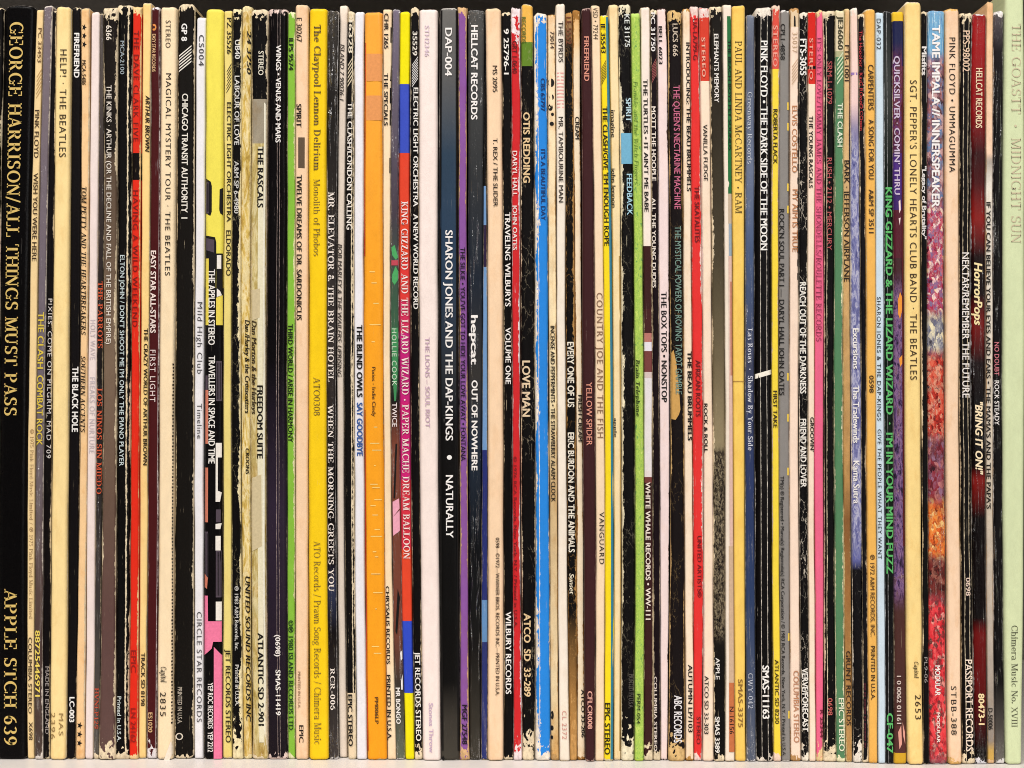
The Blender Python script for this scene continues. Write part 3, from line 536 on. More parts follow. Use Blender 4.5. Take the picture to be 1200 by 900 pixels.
R('wide grey-blue to black sleeve with tall clean white capitals', (515.2,537),(514,537.8),(516.6,539.2),9,892,[(0,(112,110,106)),(90,(92,92,92)),(180,(48,66,84)),(300,(44,64,88)),(430,(44,48,54)),(500,(24,22,22)),(800,(22,20,19)),(845,(58,54,48)),(900,(70,66,58))],
  [('DAP-004',33,89,.3,.66,'b',(244,240,236)),('SHARON JONES AND THE DAP-KINGS',270,516,.34,.7,'b',(244,240,236)),('NATURALLY',557,630,.34,.7,'b',(244,240,236))],
  [rects('printed_edge',(20,17,17),(.015,.13,12,880),(.87,.985,12,880)),dots('printed_dot',WH,(.52,536,2.8,.125)),polys('printed_emblem',(18,14,14),[(.1,885),(.18,889),(.15,890),(.13,892),(.07,892),(.05,890),(.02,889)])],blend=1,stain=0,wear=(.3,.3,1.2,.6),scuff=.12,wearc=(225,220,210),rough=.4)
R('purple sleeve with dark purple capitals, cracked and worn to tan at both ends', (537.4,546.8),(538.6,547.6),(539.6,549.4),8,891.5,(140,88,160),
  [("THE SILKIE • YOU'VE GOT TO HIDE YOUR LOVE AWAY • FONTANA",290,540,.15,.75,'',(48,24,54)),('MGF 27548',826,872,.2,.8,'b',(58,34,62))],wear=(.7,.7,8,9),scuff=.2,wearc=(216,176,128),flare=2)
R('black shrink-wrapped sleeve with heavy rounded white words at top and middle', (548.4,568),(548.8,565.4),(550,563.5),11.5,890,[(0,(78,78,76)),(200,(50,52,54)),(330,(30,38,50)),(440,(52,50,48)),(520,(34,44,58)),(640,(20,24,30)),(760,(34,32,30)),(890,(62,58,50))],
  [('HELLCAT RECORDS',30,140,.2,.58,'k',(246,242,238)),('hepcat',370,427,.2,.66,'kk',(246,242,238)),('OUT OF NOWHERE',446,551,.24,.66,'k',(246,242,238))],blend=1,wrap=1.0,stain=0,wear=(.1,.1,.4,.3),wearc=(225,225,225))
R('thin blue sleeve, black above and navy below, left of a wide peach one', (568.1,569.2),(565.5,571.2),(564,571.4),14,890,[(0,(16,14,18)),(216,(112,152,198)),(262,(46,34,62)),(312,(112,152,198)),(525,(40,48,112)),(700,(98,142,190)),(750,(44,52,110)),(900,(56,64,104))],stain=0,wear=(.2,.3,1,1),wrap=.5)
R('wide plain peach sleeve with small black lettering and a long tiny line low down', (569.6,587.6),(571.6,589.4),(571.6,590),9.5,893.5,(244,206,158),
  [('MS 2095',77,108,.42,.72,'',(76,54,40)),('T. REX / THE SLIDER',162,242,.42,.7,'',(64,46,34)),('0598—©1972—WARNER BROS. RECORDS INC.—PRINTED IN U.S.A.',630,815,.5,.74,'',(90,66,48))],stain=.3,wear=(.2,.2,.8,1))
R('black sleeve with white capitals, between wide peach and scarlet sleeves', (588,599),(590,600.3),(590.4,601.6),13.5,890,(17,14,14),
  [('9 25796-1',34,87,.22,.75,'b',(240,236,228)),('TRAVELING WILBURYS',249,359,.24,.84,'b',(244,240,234)),('VOLUME ONE',384,450,.24,.84,'b',(244,240,234)),('WILBURY RECORDS',717,813,.2,.8,'b',(244,240,234))],wear=(.5,.4,3,4),scuff=.3,stain=0)
R('scarlet sleeve worn white at its top, white names a quarter of the way down', (599.2,610),(600.6,609.4),(601.8,611.4),10,892,(208,42,46),
  [('GRT 1-0640',48,86,.1,.6,'',(96,20,24)),('DARYL HALL',177,230,.08,.64,'b',(246,226,220)),('JOHN OATES',240,293,.08,.62,'b',(246,226,220)),('© 1976 RCA Records, New York, N.Y. / Printed in U.S.A.',535,735,.1,.5,'',(120,24,28))],wear=(.3,.9,22,12),wearc=(240,216,206),scuff=.3,stain=.05)
R('black sleeve with bold tan capitals and a yellow and green top', (610.6,624.4),(610.2,626.8),(611.8,627),4.5,892,[(0,(238,184,82)),(46,(98,132,42)),(75,(17,13,13)),(900,(17,13,13))],
  [('RECORDS',20,50,.05,.4,'b',(96,110,40)),('OTIS REDDING',132,214,.2,.7,'k',(226,190,140)),('LOVE MAN',423,488,.12,.66,'k',(226,196,150)),('ATCO  SD  33-289',719,816,.18,.66,'k',(226,190,140))],
  wear=(.7,.5,1,22),scuff=.3,stain=.05,crack=.3)
R('bright blue sleeve with ragged cream edges and dark blue lettering', (625.6,641.2),(627.4,643),(627.2,645),15,892,(42,136,224),
  [('CBS 63797',92,130,.5,.82,'b',(24,54,110)),("IT'S A BEAUTIFUL DAY",175,258,.48,.82,'b',(24,54,110))],wear=(2.2,.5,6,12),wearc=(240,224,196),scuff=.35,stain=0,crease=(.28,),creasew=.5)
R('cream sleeve with black ink splashes near the top, long condensed black title lower', (641.6,650.8),(643.2,652.4),(645.2,654.6),16.5,891,[(0,(244,212,164)),(480,(240,216,160)),(572,(206,176,128)),(800,(228,202,150)),(900,(214,174,110))],
  [('73014',37,57,.35,.85,'',(80,60,44)),('INCENSE AND PEPPERMINTS • THE STRAWBERRY ALARM CLOCK',382,588,.22,.76,'b',(46,34,24))],
  [dots('ink_splashes',(28,20,16),(.45,97,5,.4),(.5,114,3.5,.3),(.35,126,4,.3),(.6,134,2,.2),(.5,145,2.4,.28),(.2,838,5,.2),(.15,853,3,.22),(.15,864,2.4,.15))],blend=1,stain=.8,wear=(.4,.6,1.5,6),wearc=(190,150,96),mottle=.3)
R('tall cream sleeve with pale pink hatch below a short title, standing proud of the row', (651.4,662.2),(653.2,663.2),(655.4,666.8),4,894,(240,224,196),
  [('THE BYRDS',25,73,.28,.8,'',(76,64,54)),('MR. TAMBOURINE MAN',137,237,.26,.78,'',(76,64,54)),('CL 2372',833,866,.3,.75,'w',(214,150,136))],[rects('printed_stripes',(232,170,160),*[(.1,.85,y,y+1.6) for y in range(85,126,4)])],stain=.2,wear=(.3,.3,1,1))
R('black sleeve splitting to bare tan card low down, heavy white capitals at the middle', (662.4,671.2),(663.6,674.4),(667,676.2),13.5,891,[(0,(228,178,120)),(56,(20,16,15)),(676,(22,18,16)),(720,(24,20,17)),(840,(180,132,72)),(900,(196,146,84))],
  [('LE-5552',20,52,.12,.85,'b',(120,66,40)),('EVERY ONE OF US',401,477,.14,.84,'k',(240,232,214)),('ERIC BURDON AND THE ANIMALS',507,647,.14,.8,'k',(240,232,214)),('Sunset',672,697,.2,.7,'bi',(236,226,200))],blend=1,wear=(.5,1.1,9,40),wearc=(198,150,88),scuff=.6,crack=.5,stain=0,mottle=.3)
R('cream sleeve, torn brown at the top, black words hugging its right edge', (671.4,680.2),(674.8,682.4),(676.4,685.4),11.5,889,[(0,(220,168,104)),(45,(236,196,140)),(75,(240,216,174)),(900,(240,216,174))],
  [('CREAM',137,163,.2,.78,'b',(54,42,32)),('FRESH CREAM',463,517,.35,.92,'b',(54,42,32)),('ATCO 33-206',808,864,.55,.97,'b',(44,34,26))],blend=1,stain=.5,wear=(.6,.6,8,3),wearc=(170,120,60),rag=1.4)
R('dark maroon sleeve with pinkish capitals at top, middle and foot', (682,693.2),(682.8,697.4),(685.8,697.2),9,895,(62,32,34),
  [('FIREFRIEND',43,95,.22,.72,'b',(224,150,128)),('YELLOW SPIDER',448,522,.28,.74,'',(224,150,128)),('CFLCR008',810,854,.24,.72,'b',(232,172,154))],wear=(.2,.3,2,2),stain=0,wearc=(190,160,150))
R('cream sleeve with thin brownish widely spaced capitals, left of the yellow and blue one', (693.5,703.6),(697.6,708.4),(697.6,708.2),6,893,(244,212,166),
  [('VSD • 79244',9,46,.2,.75,'w',(96,78,58)),('COUNTRY JOE AND THE FISH',343,513,.2,.86,'w',(142,106,78)),('VANGUARD',600,661,.4,.92,'w',(64,50,38))],stain=.2,wear=(.2,.2,1,1))
R('yellow sleeve with a teal blue strip along its right edge and black capitals', (704,713.6),(708.6,718.4),(708.4,718.9),17.5,893,(250,222,36),
  [('JE 35543',27,62,.04,.58,'b',(60,50,20)),("THE CLASH/GIVE 'EM ENOUGH ROPE",125,288,.08,.66,'b',(50,42,18)),('EPIC STEREO',824,884,.02,.62,'b',(50,42,18))],
  [rects('printed_edge',(52,126,150),(.68,.985,20,890)),stripes(70,98,7,.04,.62,(90,74,28))],stain=.05,wear=(.1,.7,1,2),wearc=(240,230,200))
R('cream sleeve shading to olive at its right, condensed thin title near the top', (714.2,725),(718.6,728.2),(719.2,727.6),5,891,(242,214,154),
  [('imagine',129,161,.05,.5,'',(70,62,52)),('john lennon',197,243,.02,.48,'',(70,62,52)),('apple',490,512,.08,.4,'',(50,60,70))],[rects('printed_edge',(178,146,84),(.8,.985,300,880))],stain=.5,wear=(.2,.4,1,2))
R('black sleeve with a sky blue patch and white words, flaking to cream at the ends', (725.2,739.8),(728.4,743.8),(728,743.4),4.5,893,(20,17,17),
  [('KE 31175',17,55,.48,.9,'b',(222,226,220)),('SPIRIT',115,143,.5,.94,'b',(190,220,228)),('FEEDBACK',204,252,.5,.94,'b',(170,214,230)),('PRINTED IN U.S.A.',790,830,.55,.9,'',(120,114,106))],[rects('printed_square',(112,176,206),(.08,.985,156,192))],wear=(1.8,.3,7,22),scuff=.5,stain=0,crack=.15,wearc=(236,220,176))
R('lime green sleeve with dark slanted lettering, black behind its left edge', (740,750.6),(744,754.2),(744,754.6),15,893,[(0,(192,222,112)),(150,(178,216,104)),(230,(146,200,96)),(300,(160,208,96)),(360,(192,220,88)),(460,(150,198,92)),(560,(182,212,84)),(700,(196,222,92)),(880,(188,220,92))],
  [('Frankie and the Witch Fingers',95,217,.15,.6,'si',(90,130,46)),('Brain Telephone',421,489,.1,.55,'Si',(60,84,26)),('PERM-054',813,848,.2,.6,'',(54,84,30))],
  blend=1,art=[(20,889,.0,1,.35,.12,[(.35,(110,160,84)),(.46,(188,216,96)),(.54,(148,188,80)),(.62,(208,228,112)),(.7,(124,170,84))])],stain=0,wear=(.05,.05,.3,.3),rough=.4)
R('sleeve white above, dark maroon with a photograph below, white capitals low down', (751,761.8),(754.6,764.4),(755,765.6),8,892,[(0,(242,222,198)),(287,(60,30,30)),(360,(70,34,34)),(388,(186,120,110)),(400,(226,216,214)),(408,(120,66,62)),(434,(214,196,190)),(440,(232,226,226)),(550,(230,220,218)),(558,(116,62,58)),(566,(58,30,30)),(900,(56,30,28))],
  [("THE TURTLES • IT AIN'T ME BABE",93,248,.2,.68,'b',(64,50,44)),('WHITE WHALE RECORDS • WW-111',565,726,.15,.7,'k',(240,226,212))],wear=(.3,.6,1,10),scuff=.25,stain=.2)
R('narrow near-black sleeve with cut-off white capitals, left of a pinkish white one', (762.2,769.8),(764.8,772.4),(765.8,774),11,891,(36,18,26),
  [('PC 31750',15,60,.1,.75,'b',(232,222,206)),('MOTT THE HOOPLE',125,212,.05,.72,'b',(240,228,214)),('ALL THE YOUNG DUDES',232,337,.02,.6,'b',(240,228,214)),('COLUMBIA STEREO',793,880,.05,.5,'b',(220,206,196))],[stripes(68,96,7,.2,.9,(170,92,90))],wear=(.4,.3,5,7),stain=0,scuff=.2)
R('pinkish white sleeve with bold black title in its middle', (770,782.4),(772.6,785.6),(774.2,783.4),9.5,889,(240,214,200),
  [('BELL 6023',31,75,.15,.5,'b',(44,34,30)),('THE BOX TOPS • NONSTOP',342,471,.2,.7,'b',(34,28,26))],stain=.25,wear=(.3,1.0,1.5,1.5),wearc=(70,50,44),scuff=.05)
R('dark sleeve with pink then grey-green capitals and a torn tan patch halfway down', (782.6,798.6),(786,801.4),(784,802.8),13,893,(34,24,25),
  [('LUCS 666',28,66,.35,.72,'b',(206,190,170)),("THE QUEEN'S NECTARINE MACHINE",100,245,.35,.82,'',(206,110,140)),('THE MYSTICAL POWERS OF ROVING TAROT GAMBLE',265,462,.36,.84,'',(120,150,138)),('ABC RECORDS',815,870,.3,.8,'b',(230,222,212))],
  [polys('torn_patch',(206,160,88),[(.03,414),(.2,410),(.42,425),(.6,452),(.72,480),(.6,486),(.35,492),(.03,491)])],wear=(.5,.5,9,18),wearc=(220,184,124),scuff=.35,crack=.2,stain=0)
R('cream sleeve with black capitals running along its right edge, left of a red one', (800,808.8),(802,811.4),(803.8,813),10,892,(244,218,180),
  [('INTRODUCING: THE BEAU BRUMMELS',50,224,.45,.96,'b',(46,34,28)),('THE BEAU BRUMMELS',412,516,.4,.92,'k',(36,28,24)),('AUTUMN LP/103',779,858,.3,.85,'b',(46,34,28))],stain=.5,wear=(.2,.3,4,4),wearc=(190,140,70))
R('red sleeve with thin dark red lettering, worn pale at its top', (809,819.2),(811.6,824),(813.2,823.4),7,892,(228,54,52),
  [('UA-LA799-G',22,70,.3,.82,'',(110,20,24)),('THE SKATALITES',218,284,.3,.78,'',(110,20,24)),('AFRICAN ROOTS',422,488,.28,.74,'',(110,20,24)),('UNITED ARTISTS®',628,700,.4,.8,'',(110,20,24)),('STEREO',840,872,.3,.75,'',(110,20,24))],wear=(.3,1.0,10,6),wearc=(240,206,186),scuff=.2,stain=.05)
R('cream sleeve with a red top panel reading STEREO and widely set black words', (819.6,831.8),(824.4,834.8),(824,836.4),9,894,[(0,(214,66,48)),(92.5,(244,216,180)),(900,(244,216,180))],
  [('STEREO',44,90,.2,.55,'bw',(240,176,152)),('VANILLA FUDGE',146,212,.22,.66,'',(58,44,36)),('ROCK & ROLL',473,530,.02,.42,'b',(54,42,34)),('ATCO SD 33-303',792,860,.1,.5,'',(64,48,40))],stain=.2,wear=(.5,.4,7,1.5),wearc=(238,206,186))
R('sleeve fading from black to olive grey then a dark mottled picture, small white title', (832.2,847),(835.2,849.6),(836.6,849.7),6.5,894,[(0,(24,19,18)),(150,(50,44,34)),(300,(72,64,48)),(420,(110,98,74)),(500,(142,128,98)),(526,(150,136,104)),(530,(60,52,42)),(740,(40,34,30)),(800,(18,15,15)),(900,(18,15,15))],
  [('ELEPHANTS MEMORY',40,120,.3,.66,'b',(240,234,226)),('APPLE',771,796,.15,.5,'b',(230,226,220)),('SMAS 3389',840,882,.1,.5,'k',(236,232,224))],
  blend=1,art=[(528,745,0,1,.5,.22,[(.38,(24,20,18)),(.5,(78,68,54)),(.6,(150,136,108)),(.68,(40,34,28))])],soft=12,wear=(.9,.3,6,7),scuff=.25,stain=0)
R('white sleeve with a green block then a faded photograph along its right half', (847.2,857.2),(850,858.6),(850,861),5,893,(242,228,210),
  [('THE BEACH BOYS PET SOUNDS',47,176,.6,.93,'b',(20,40,26)),('N-16156',828,860,.45,.9,'b',(50,36,30))],
  [rects('printed_block',(32,110,56),(.5,.985,19,227)),rects('printed_photo',(196,176,150),(.5,.985,227,262)),rects('printed_photo',(150,166,178),(.55,.985,262,300)),rects('printed_photo',(222,186,170),(.5,.985,300,640)),rects('printed_photo',(196,132,110),(.7,.985,330,440)),rects('printed_photo',(206,176,146),(.4,.985,640,800)),rects('printed_photo',(196,112,66),(.4,.985,800,881))],stain=.1,wear=(.2,.2,1,1))
R('wide golden yellow sleeve with large dark roman capitals on its upper quarter', (857.4,873),(859,872.8),(861.2,874),6,893,(247,208,104),
  [('PAUL AND LINDA McCARTNEY · RAM',48,250,.25,.76,'s',(84,66,36)),('SMAS-3375',796,852,.3,.72,'',(140,104,48))],[rects('printed_line',(176,136,66),(.02,.98,446.5,447.5))],stain=.4,wear=(.15,.2,.6,1))
R('slate blue shrink-wrapped sleeve with white blackletter-like words', (874.6,884.2),(873.6,884.2),(874.8,885.4),17,893,[(0,(120,128,144)),(60,(92,100,120)),(200,(104,116,142)),(300,(72,90,126)),(430,(60,66,92)),(560,(44,58,100)),(700,(44,62,100)),(880,(84,92,110))],
  [('Greenway Records',108,192,.18,.74,'s',(210,216,226)),("Las Rosas  ·  Shadow By Your Side",385,528,.25,.82,'S',(214,218,230)),('GWY-042',789,830,.2,.72,'s',(206,212,224))],blend=1,wrap=.9,stain=0,wear=(.2,.2,.6,2),wearc=(220,220,225))
R('wide black sleeve with bold white capitals and a small white sticker across its middle', (884.6,904.8),(884.4,904.5),(886.2,906.2),8.5,893,(14,11,12),
  [('PINK FLOYD • THE DARK SIDE OF THE MOON',48,293,.34,.74,'b',(244,242,236)),('SMAS-11163',780,842,.38,.76,'k',(244,242,236))],
  [polys('white_sticker',(246,240,224),[(.02,438.5),(.98,433),(.98,438.5),(.02,444)])],crease=(.33,.7),creasew=.35,wear=(.3,.3,7,4),wearc=(236,226,210),scuff=.15,stain=0,rough=.4)
R('yellow sleeve with a red top, thin black words, worn pale at its foot', (905,913.8),(904.8,912.6),(906.6,915.2),6.5,893,[(0,(222,84,70)),(79,(246,218,70)),(900,(246,220,84))],
  [('STEREO',30,78,.12,.7,'bw',(240,164,146)),('ROBERTA FLACK',128,192,.15,.76,'b',(70,56,24)),('FIRST TAKE',458,501,.15,.76,'b',(70,56,24)),('ATLANTIC SD 8230',773,848,.2,.75,'',(70,56,24))],wear=(.4,.6,6,9),wearc=(238,204,170),stain=.15)
R('flat grey sleeve with thin dark capitals and small yellow tabs on its right edge', (914,925),(912.8,925),(915.4,926),11.5,893,(140,136,132),
  [('CPL1-4858',28,70,.05,.52,'',(64,60,58)),("ROCK'N SOUL PART I — DARYL HALL JOHN OATES",245,463,.02,.5,'',(48,44,42)),('TM(s) ® Registered • Marca(s) Registrada(s) RCA Corporation / © 1983 RCA Records, New York, N.Y. / Printed in U.S.A.',558,886,.1,.45,'',(58,54,52))],
  [rects('printed_tabs',(240,206,84),*[(.78,.985,y,y+9) for y in (120,144,215,241,437,485,548,742,833)])],stain=.05,wear=(.2,.2,2,1.5),wearc=(230,226,220))
R('peach sleeve with orange-brown capitals, left of a checked black edge', (926,936.4),(925.4,936),(926.4,939),9,892,[(0,(226,196,150)),(31.5,(244,214,182)),(900,(244,214,182))],
  [('35037',38,62,.25,.8,'w',(196,164,130)),('ELVIS COSTELLO',124,202,.25,.82,'',(190,128,84)),('MY AIM IS TRUE',222,295,.3,.9,'',(190,128,84)),('COLUMBIA STEREO',786,870,.3,.82,'',(190,132,96))],
  [stripes(68,98,6,.2,.9,(214,180,146)),rects('printed_checks',(20,16,16),*[(.87,.985,y,y+8) for y in range(96,330,16)]),polys('torn_top',(40,22,18),[(.42,18),(.58,20),(.62,31),(.4,31)])],stain=.15,wear=(.3,.3,4,5),wearc=(196,150,96),rag=1.3)
R('black sleeve with heavy squarish white capitals, flaking white at its foot', (936.8,946.8),(936.4,946.8),(939.2,948.4),14,893,(16,13,14),
  [('FTS-3055',46,88,.08,.82,'k',(244,242,236)),('REACH OUT OF THE DARKNESS',331,461,.1,.78,'k',(240,236,226)),('FRIEND AND LOVER',491,571,.12,.78,'k',(240,236,226)),('VERVE/FORECAST',783,857,.12,.85,'k',(240,236,226))],wear=(.4,.5,5,10),scuff=.55,crack=.9,stain=0,wearc=(240,230,210))
R('cream sleeve with a broken red top panel, left of a pink sleeve', (947,956.4),(947,954.2),(948.6,956),13,893,[(0,(214,40,32)),(74,(24,16,14)),(80,(214,48,38)),(95,(244,216,182)),(900,(244,216,182))],
  [('STEREO',45,93,.15,.6,'bw',(240,160,140)),('THE YOUNG RASCALS',136,220,.1,.66,'b',(44,34,30)),("GROOVIN'",489,529,.3,.95,'b',(44,34,30))],stain=.2,wear=(.2,.2,1,1))
R('hot pink sleeve with thin dark capitals along its upper half', (956.6,964.8),(954.6,965.6),(956.4,965),12,892,(236,104,140),
  [("IT'S ONLY LOVE/TOMMY JAMES AND THE SHONDELLS/ROULETTE RECORDS",44,400,.15,.72,'s',(124,30,66)),('R 25344',832,864,.55,.95,'b',(110,30,50))],wear=(.2,.4,4,14),wearc=(232,196,140),stain=.05)
R('black sleeve with small dim red words, cream card bared at its foot', (965.2,978.6),(966.4,977.6),(966,979.8),12,893,(17,13,14),
  [('SRM-1-1079',72,122,.3,.75,'',(176,80,82)),('RUSH • 2112 • MERCURY',185,293,.28,.74,'',(182,84,86)),('0698',818,838,.3,.7,'',(196,96,92))],wear=(.4,.4,6,14),scuff=.2,crease=(.25,),creasew=.45,stain=0,flare=2)
R('muted green sleeve with white capitals and hatch near its top', (979,989.4),(977.8,988.2),(980,991),11.5,894,[(0,(226,206,160)),(58,(178,178,136)),(66,(86,134,94)),(845,(86,134,94)),(900,(120,140,96))],
  [('JE36060',19,58,.25,.85,'b',(96,92,60)),('THE CLASH',121,172,.28,.84,'k',(222,232,206)),('EPIC STEREO',818,880,.25,.84,'b',(232,232,204))],[stripes(60,97,6,.2,.9,(206,218,180))],wear=(.4,.9,2,5),wearc=(232,222,170),scuff=.15,stain=.1)
R('kraft brown sleeve with black capitals, mottled darker toward its foot', (989.7,996.2),(988.4,997),(991.2,999.2),10,893,[(0,(222,188,140)),(300,(206,168,112)),(560,(184,142,86)),(610,(132,90,50)),(700,(160,114,64)),(900,(190,146,88))],
  [('FTR-1001',53,95,.05,.85,'',(70,50,34)),('BARK · JEFFERSON AIRPLANE',188,330,.08,.88,'',(66,48,32)),('GRUNT RECORDS',763,850,.1,.8,'',(70,48,30))],blend=1,stain=.4,scuff=.1,wear=(.5,.6,2,2),wearc=(226,198,140),mottle=.4)
R('picture sleeve of blue-violet sky below a pale pink top, bold white words', (996.4,1005.6),(997.2,1009.3),(999.4,1010.8),9,895,[(0,(238,206,176)),(120,(238,200,184)),(150,(150,140,170)),(200,(110,112,160)),(600,(106,108,158)),(655,(96,100,160)),(668,(24,20,26)),(900,(22,17,19))],
  [('Excursions',385,432,.18,.74,'k',(242,238,234)),('The Tradewinds',452,519,.15,.74,'b',(242,238,234)),('Kama Sutra',540,590,.15,.76,'b',(242,238,234))],
  [rects('printed_line',(150,120,176),(.03,.97,85,88))],blend=1,art=[(165,640,0,1,.22,.06,[(.34,(78,80,130)),(.47,(122,124,172)),(.55,(186,186,208)),(.62,(116,118,166)),(.7,(92,96,150))])],soft=25,wear=(.4,.5,5,18),wearc=(236,222,196),scuff=.2,stain=.1,crack=.2)
R('thin navy-black sleeve with tiny red letters near its top', (1005.8,1013.4),(1009.6,1015.2),(1011.2,1017.6),16,894,(22,18,26),
  [('The Hooohor · KinG ROooD COoon',36,153,.1,.62,'',(190,60,60)),('ooo oo oooooo oo ooooooo oo',800,876,.3,.6,'',(120,48,60))],wear=(.3,.6,3,4),scuff=.3,stain=0,inkworn=.75)
R('golden orange-tan sleeve with thin dark capitals from top to foot', (1014,1026),(1015.4,1027),(1018,1028.8),10.5,895,(240,184,92),
  [('CARPENTERS',76,129,.25,.8,'',(84,58,28)),('A SONG FOR YOU',140,210,.28,.8,'',(84,58,28)),('A&M SP 3511',222,273,.28,.78,'',(84,58,28)),('0598',440,460,.25,.72,'',(84,58,28)),('℗ 1972 A&M RECORDS, INC.',650,746,.25,.72,'',(96,68,34)),('PRINTED IN U.S.A.',757,820,.25,.72,'',(84,58,28))],stain=.3,wear=(.2,.2,1,1))
R('pale sky blue sleeve with black capitals along its left side', (1026.4,1035.6),(1027.2,1036.8),(1029,1037.8),14,895,(206,224,236),
  [('DAP-032',22,58,.08,.62,'w',(44,54,66)),('SHARON JONES & THE DAP-KINGS',348,493,.05,.52,'w',(24,26,32)),('GIVE THE PEOPLE WHAT THEY WANT',503,655,.08,.55,'w',(24,26,32))],stain=0,wear=(.1,.1,.3,.4),rough=.4)
R('black sleeve with chunky bright green lettering filling its middle', (1036,1045.4),(1037,1047),(1038,1047.4),13,895,[(0,(40,38,40)),(100,(56,60,58)),(200,(26,40,32)),(230,(20,44,26)),(660,(20,42,26)),(690,(16,14,18)),(900,(36,36,36))],
  [('KING GIZZARD & THE LIZARD WIZARD  ·  I’M IN YOUR MIND FUZZ'.replace('’',"'"),220,672,.12,.95,'k',(92,186,104)),('CF-047',836,882,.12,.9,'k',(92,186,104))],blend=1,stain=0,wear=(.2,.2,.8,.8),wearc=(200,200,200),crease=(.35,),creasew=.2)
R('purple painted picture sleeve with yellow bands at both ends', (1045.6,1059.6),(1047.2,1060),(1047.8,1063),13,896,[(0,(232,190,48)),(24.5,(30,34,72)),(62,(24,28,74)),(74,(92,40,58)),(140,(82,38,74)),(178,(76,44,124)),(228,(62,38,104)),(246,(86,30,44)),(300,(66,34,40)),(345,(92,64,108)),(560,(104,74,118)),(620,(74,42,48)),(700,(76,46,42)),(850,(84,48,46)),(881,(210,164,44)),(900,(210,164,44))],
  [("QUICKSILVER · COMIN' THRU",66,228,.12,.62,'b',(206,190,214)),('1 0 0062 01161',792,848,.2,.55,'b',(214,196,186))],
  [polys('printed_shapes',(236,150,52),[(.4,352),(.62,342),(.8,348),(.84,362),(.6,374),(.42,368)],[(.5,420),(.8,416),(.9,424),(.6,430)]),polys('printed_shapes',(222,158,142),[(.3,858),(.55,850),(.6,872),(.4,878)],[(.66,846),(.84,858),(.86,872),(.7,862)]),polys('printed_shapes',(236,206,196),[(.5,236),(.66,234),(.7,246),(.55,250)],[(.5,256),(.68,255),(.6,264)]),rects('printed_edge',(84,14,26),(.80,.985,120,640))],
  art=[(66,170,0,.84,.3,.12,[(.36,(60,26,40)),(.5,(112,56,74)),(.62,(84,44,110)),(.7,(140,70,80))]),(335,700,0,.84,.3,.09,[(.36,(40,28,48)),(.46,(92,66,112)),(.54,(142,108,148)),(.62,(84,54,70)),(.7,(180,150,160))])],soft=20,stain=0,wear=(.2,.2,.5,.5),rough=.35)
R('widest tan sleeve of the right half, spaced black title, number 2653 at foot', (1060.2,1079.6),(1060.8,1079.6),(1063.4,1082),1.5,899,(246,210,134),
  [("SGT. PEPPER'S LONELY HEARTS CLUB BAND · THE BEATLES",94,445,.3,.72,'w',(84,64,36)),('2653',814,843,.48,.84,'w',(70,52,30)),('Capitol',775,795,.44,.72,'Si',(60,44,28))],stain=.4,wear=(.2,.3,2,1.5),cap=.16,rag=1)
R('narrow black sleeve with small white quoted words, right of the widest tan sleeve', (1080,1086.6),(1080,1086.6),(1082.4,1088.8),13,897,(17,13,14),
  [('Misfits',55,88,.05,.85,'k',(230,226,222)),('"Legacy of Brutality"',195,280,.12,.85,'k',(226,222,218)),('PL9-06',770,800,.2,.75,'',(150,144,140))],[rects('printed_edge',(190,184,180),(.88,.985,14,120))],wear=(.6,.2,3,1),stain=0)
R('shrink-wrapped sleeve pictured with pink-red blossom under a blue top, white capitals', (1087,1107.4),(1087,1107),(1089.2,1110),12,897,[(0,(110,160,200)),(62,(104,158,200)),(72,(120,84,92)),(160,(98,116,150)),(185,(110,70,80)),(900,(150,60,62))],
  [('TAME IMPALA // INNERSPEAKER',30,243,.26,.7,'k',(244,240,238)),('MODULAR',780,815,.34,.62,'k',(250,236,230)),('MODULAR',835,870,.4,.58,'k',(250,226,216))],
  art=[(14,64,0,1,.5,.03,[(.3,(70,120,176)),(.45,(110,166,206)),(.56,(132,186,216)),(.66,(214,230,240)),(.74,(90,140,190))]),(66,240,0,1,-.22,.13,[(.05,(64,46,56)),(.25,(132,84,88)),(.45,(96,130,172)),(.6,(160,96,100)),(.8,(214,178,176)),(.95,(70,60,90))]),(240,370,0,1,-.34,.20,[(.05,(60,26,50)),(.2,(190,50,80)),(.4,(120,110,150)),(.55,(214,110,120)),(.7,(150,30,60)),(.85,(240,206,190)),(.97,(236,190,120))]),  # whitish streaks over the blue top are plastic-wrap glints painted in
       (370,415,0,1,-.3,.14,[(.05,(60,54,66)),(.3,(150,150,160)),(.55,(240,222,170)),(.8,(100,104,130))]),(415,515,0,1,-.36,.20,[(.05,(70,20,22)),(.25,(196,52,40)),(.45,(226,110,84)),(.6,(150,34,34)),(.8,(236,160,130)),(.95,(60,50,60))]),(515,588,0,1,-.25,.12,[(.05,(50,24,32)),(.3,(140,46,56)),(.55,(150,110,136)),(.75,(96,40,50)),(.92,(190,120,120))]),(588,655,0,1,-.34,.20,[(.05,(90,34,20)),(.25,(224,96,36)),(.5,(240,150,70)),(.7,(170,70,36)),(.9,(250,196,120))]),(655,702,0,1,-.35,.2,[(.05,(36,22,22)),(.35,(120,44,40)),(.6,(70,34,32)),(.85,(150,90,76))]),
       (702,890,0,1,-.32,.17,[(.05,(110,20,30)),(.2,(220,48,56)),(.45,(236,76,80)),(.62,(170,30,44)),(.78,(90,54,50)),(.9,(240,150,140))])],soft=10,wrap=.9,stain=0,wear=(.2,.2,.5,.8),wearc=(230,225,225))
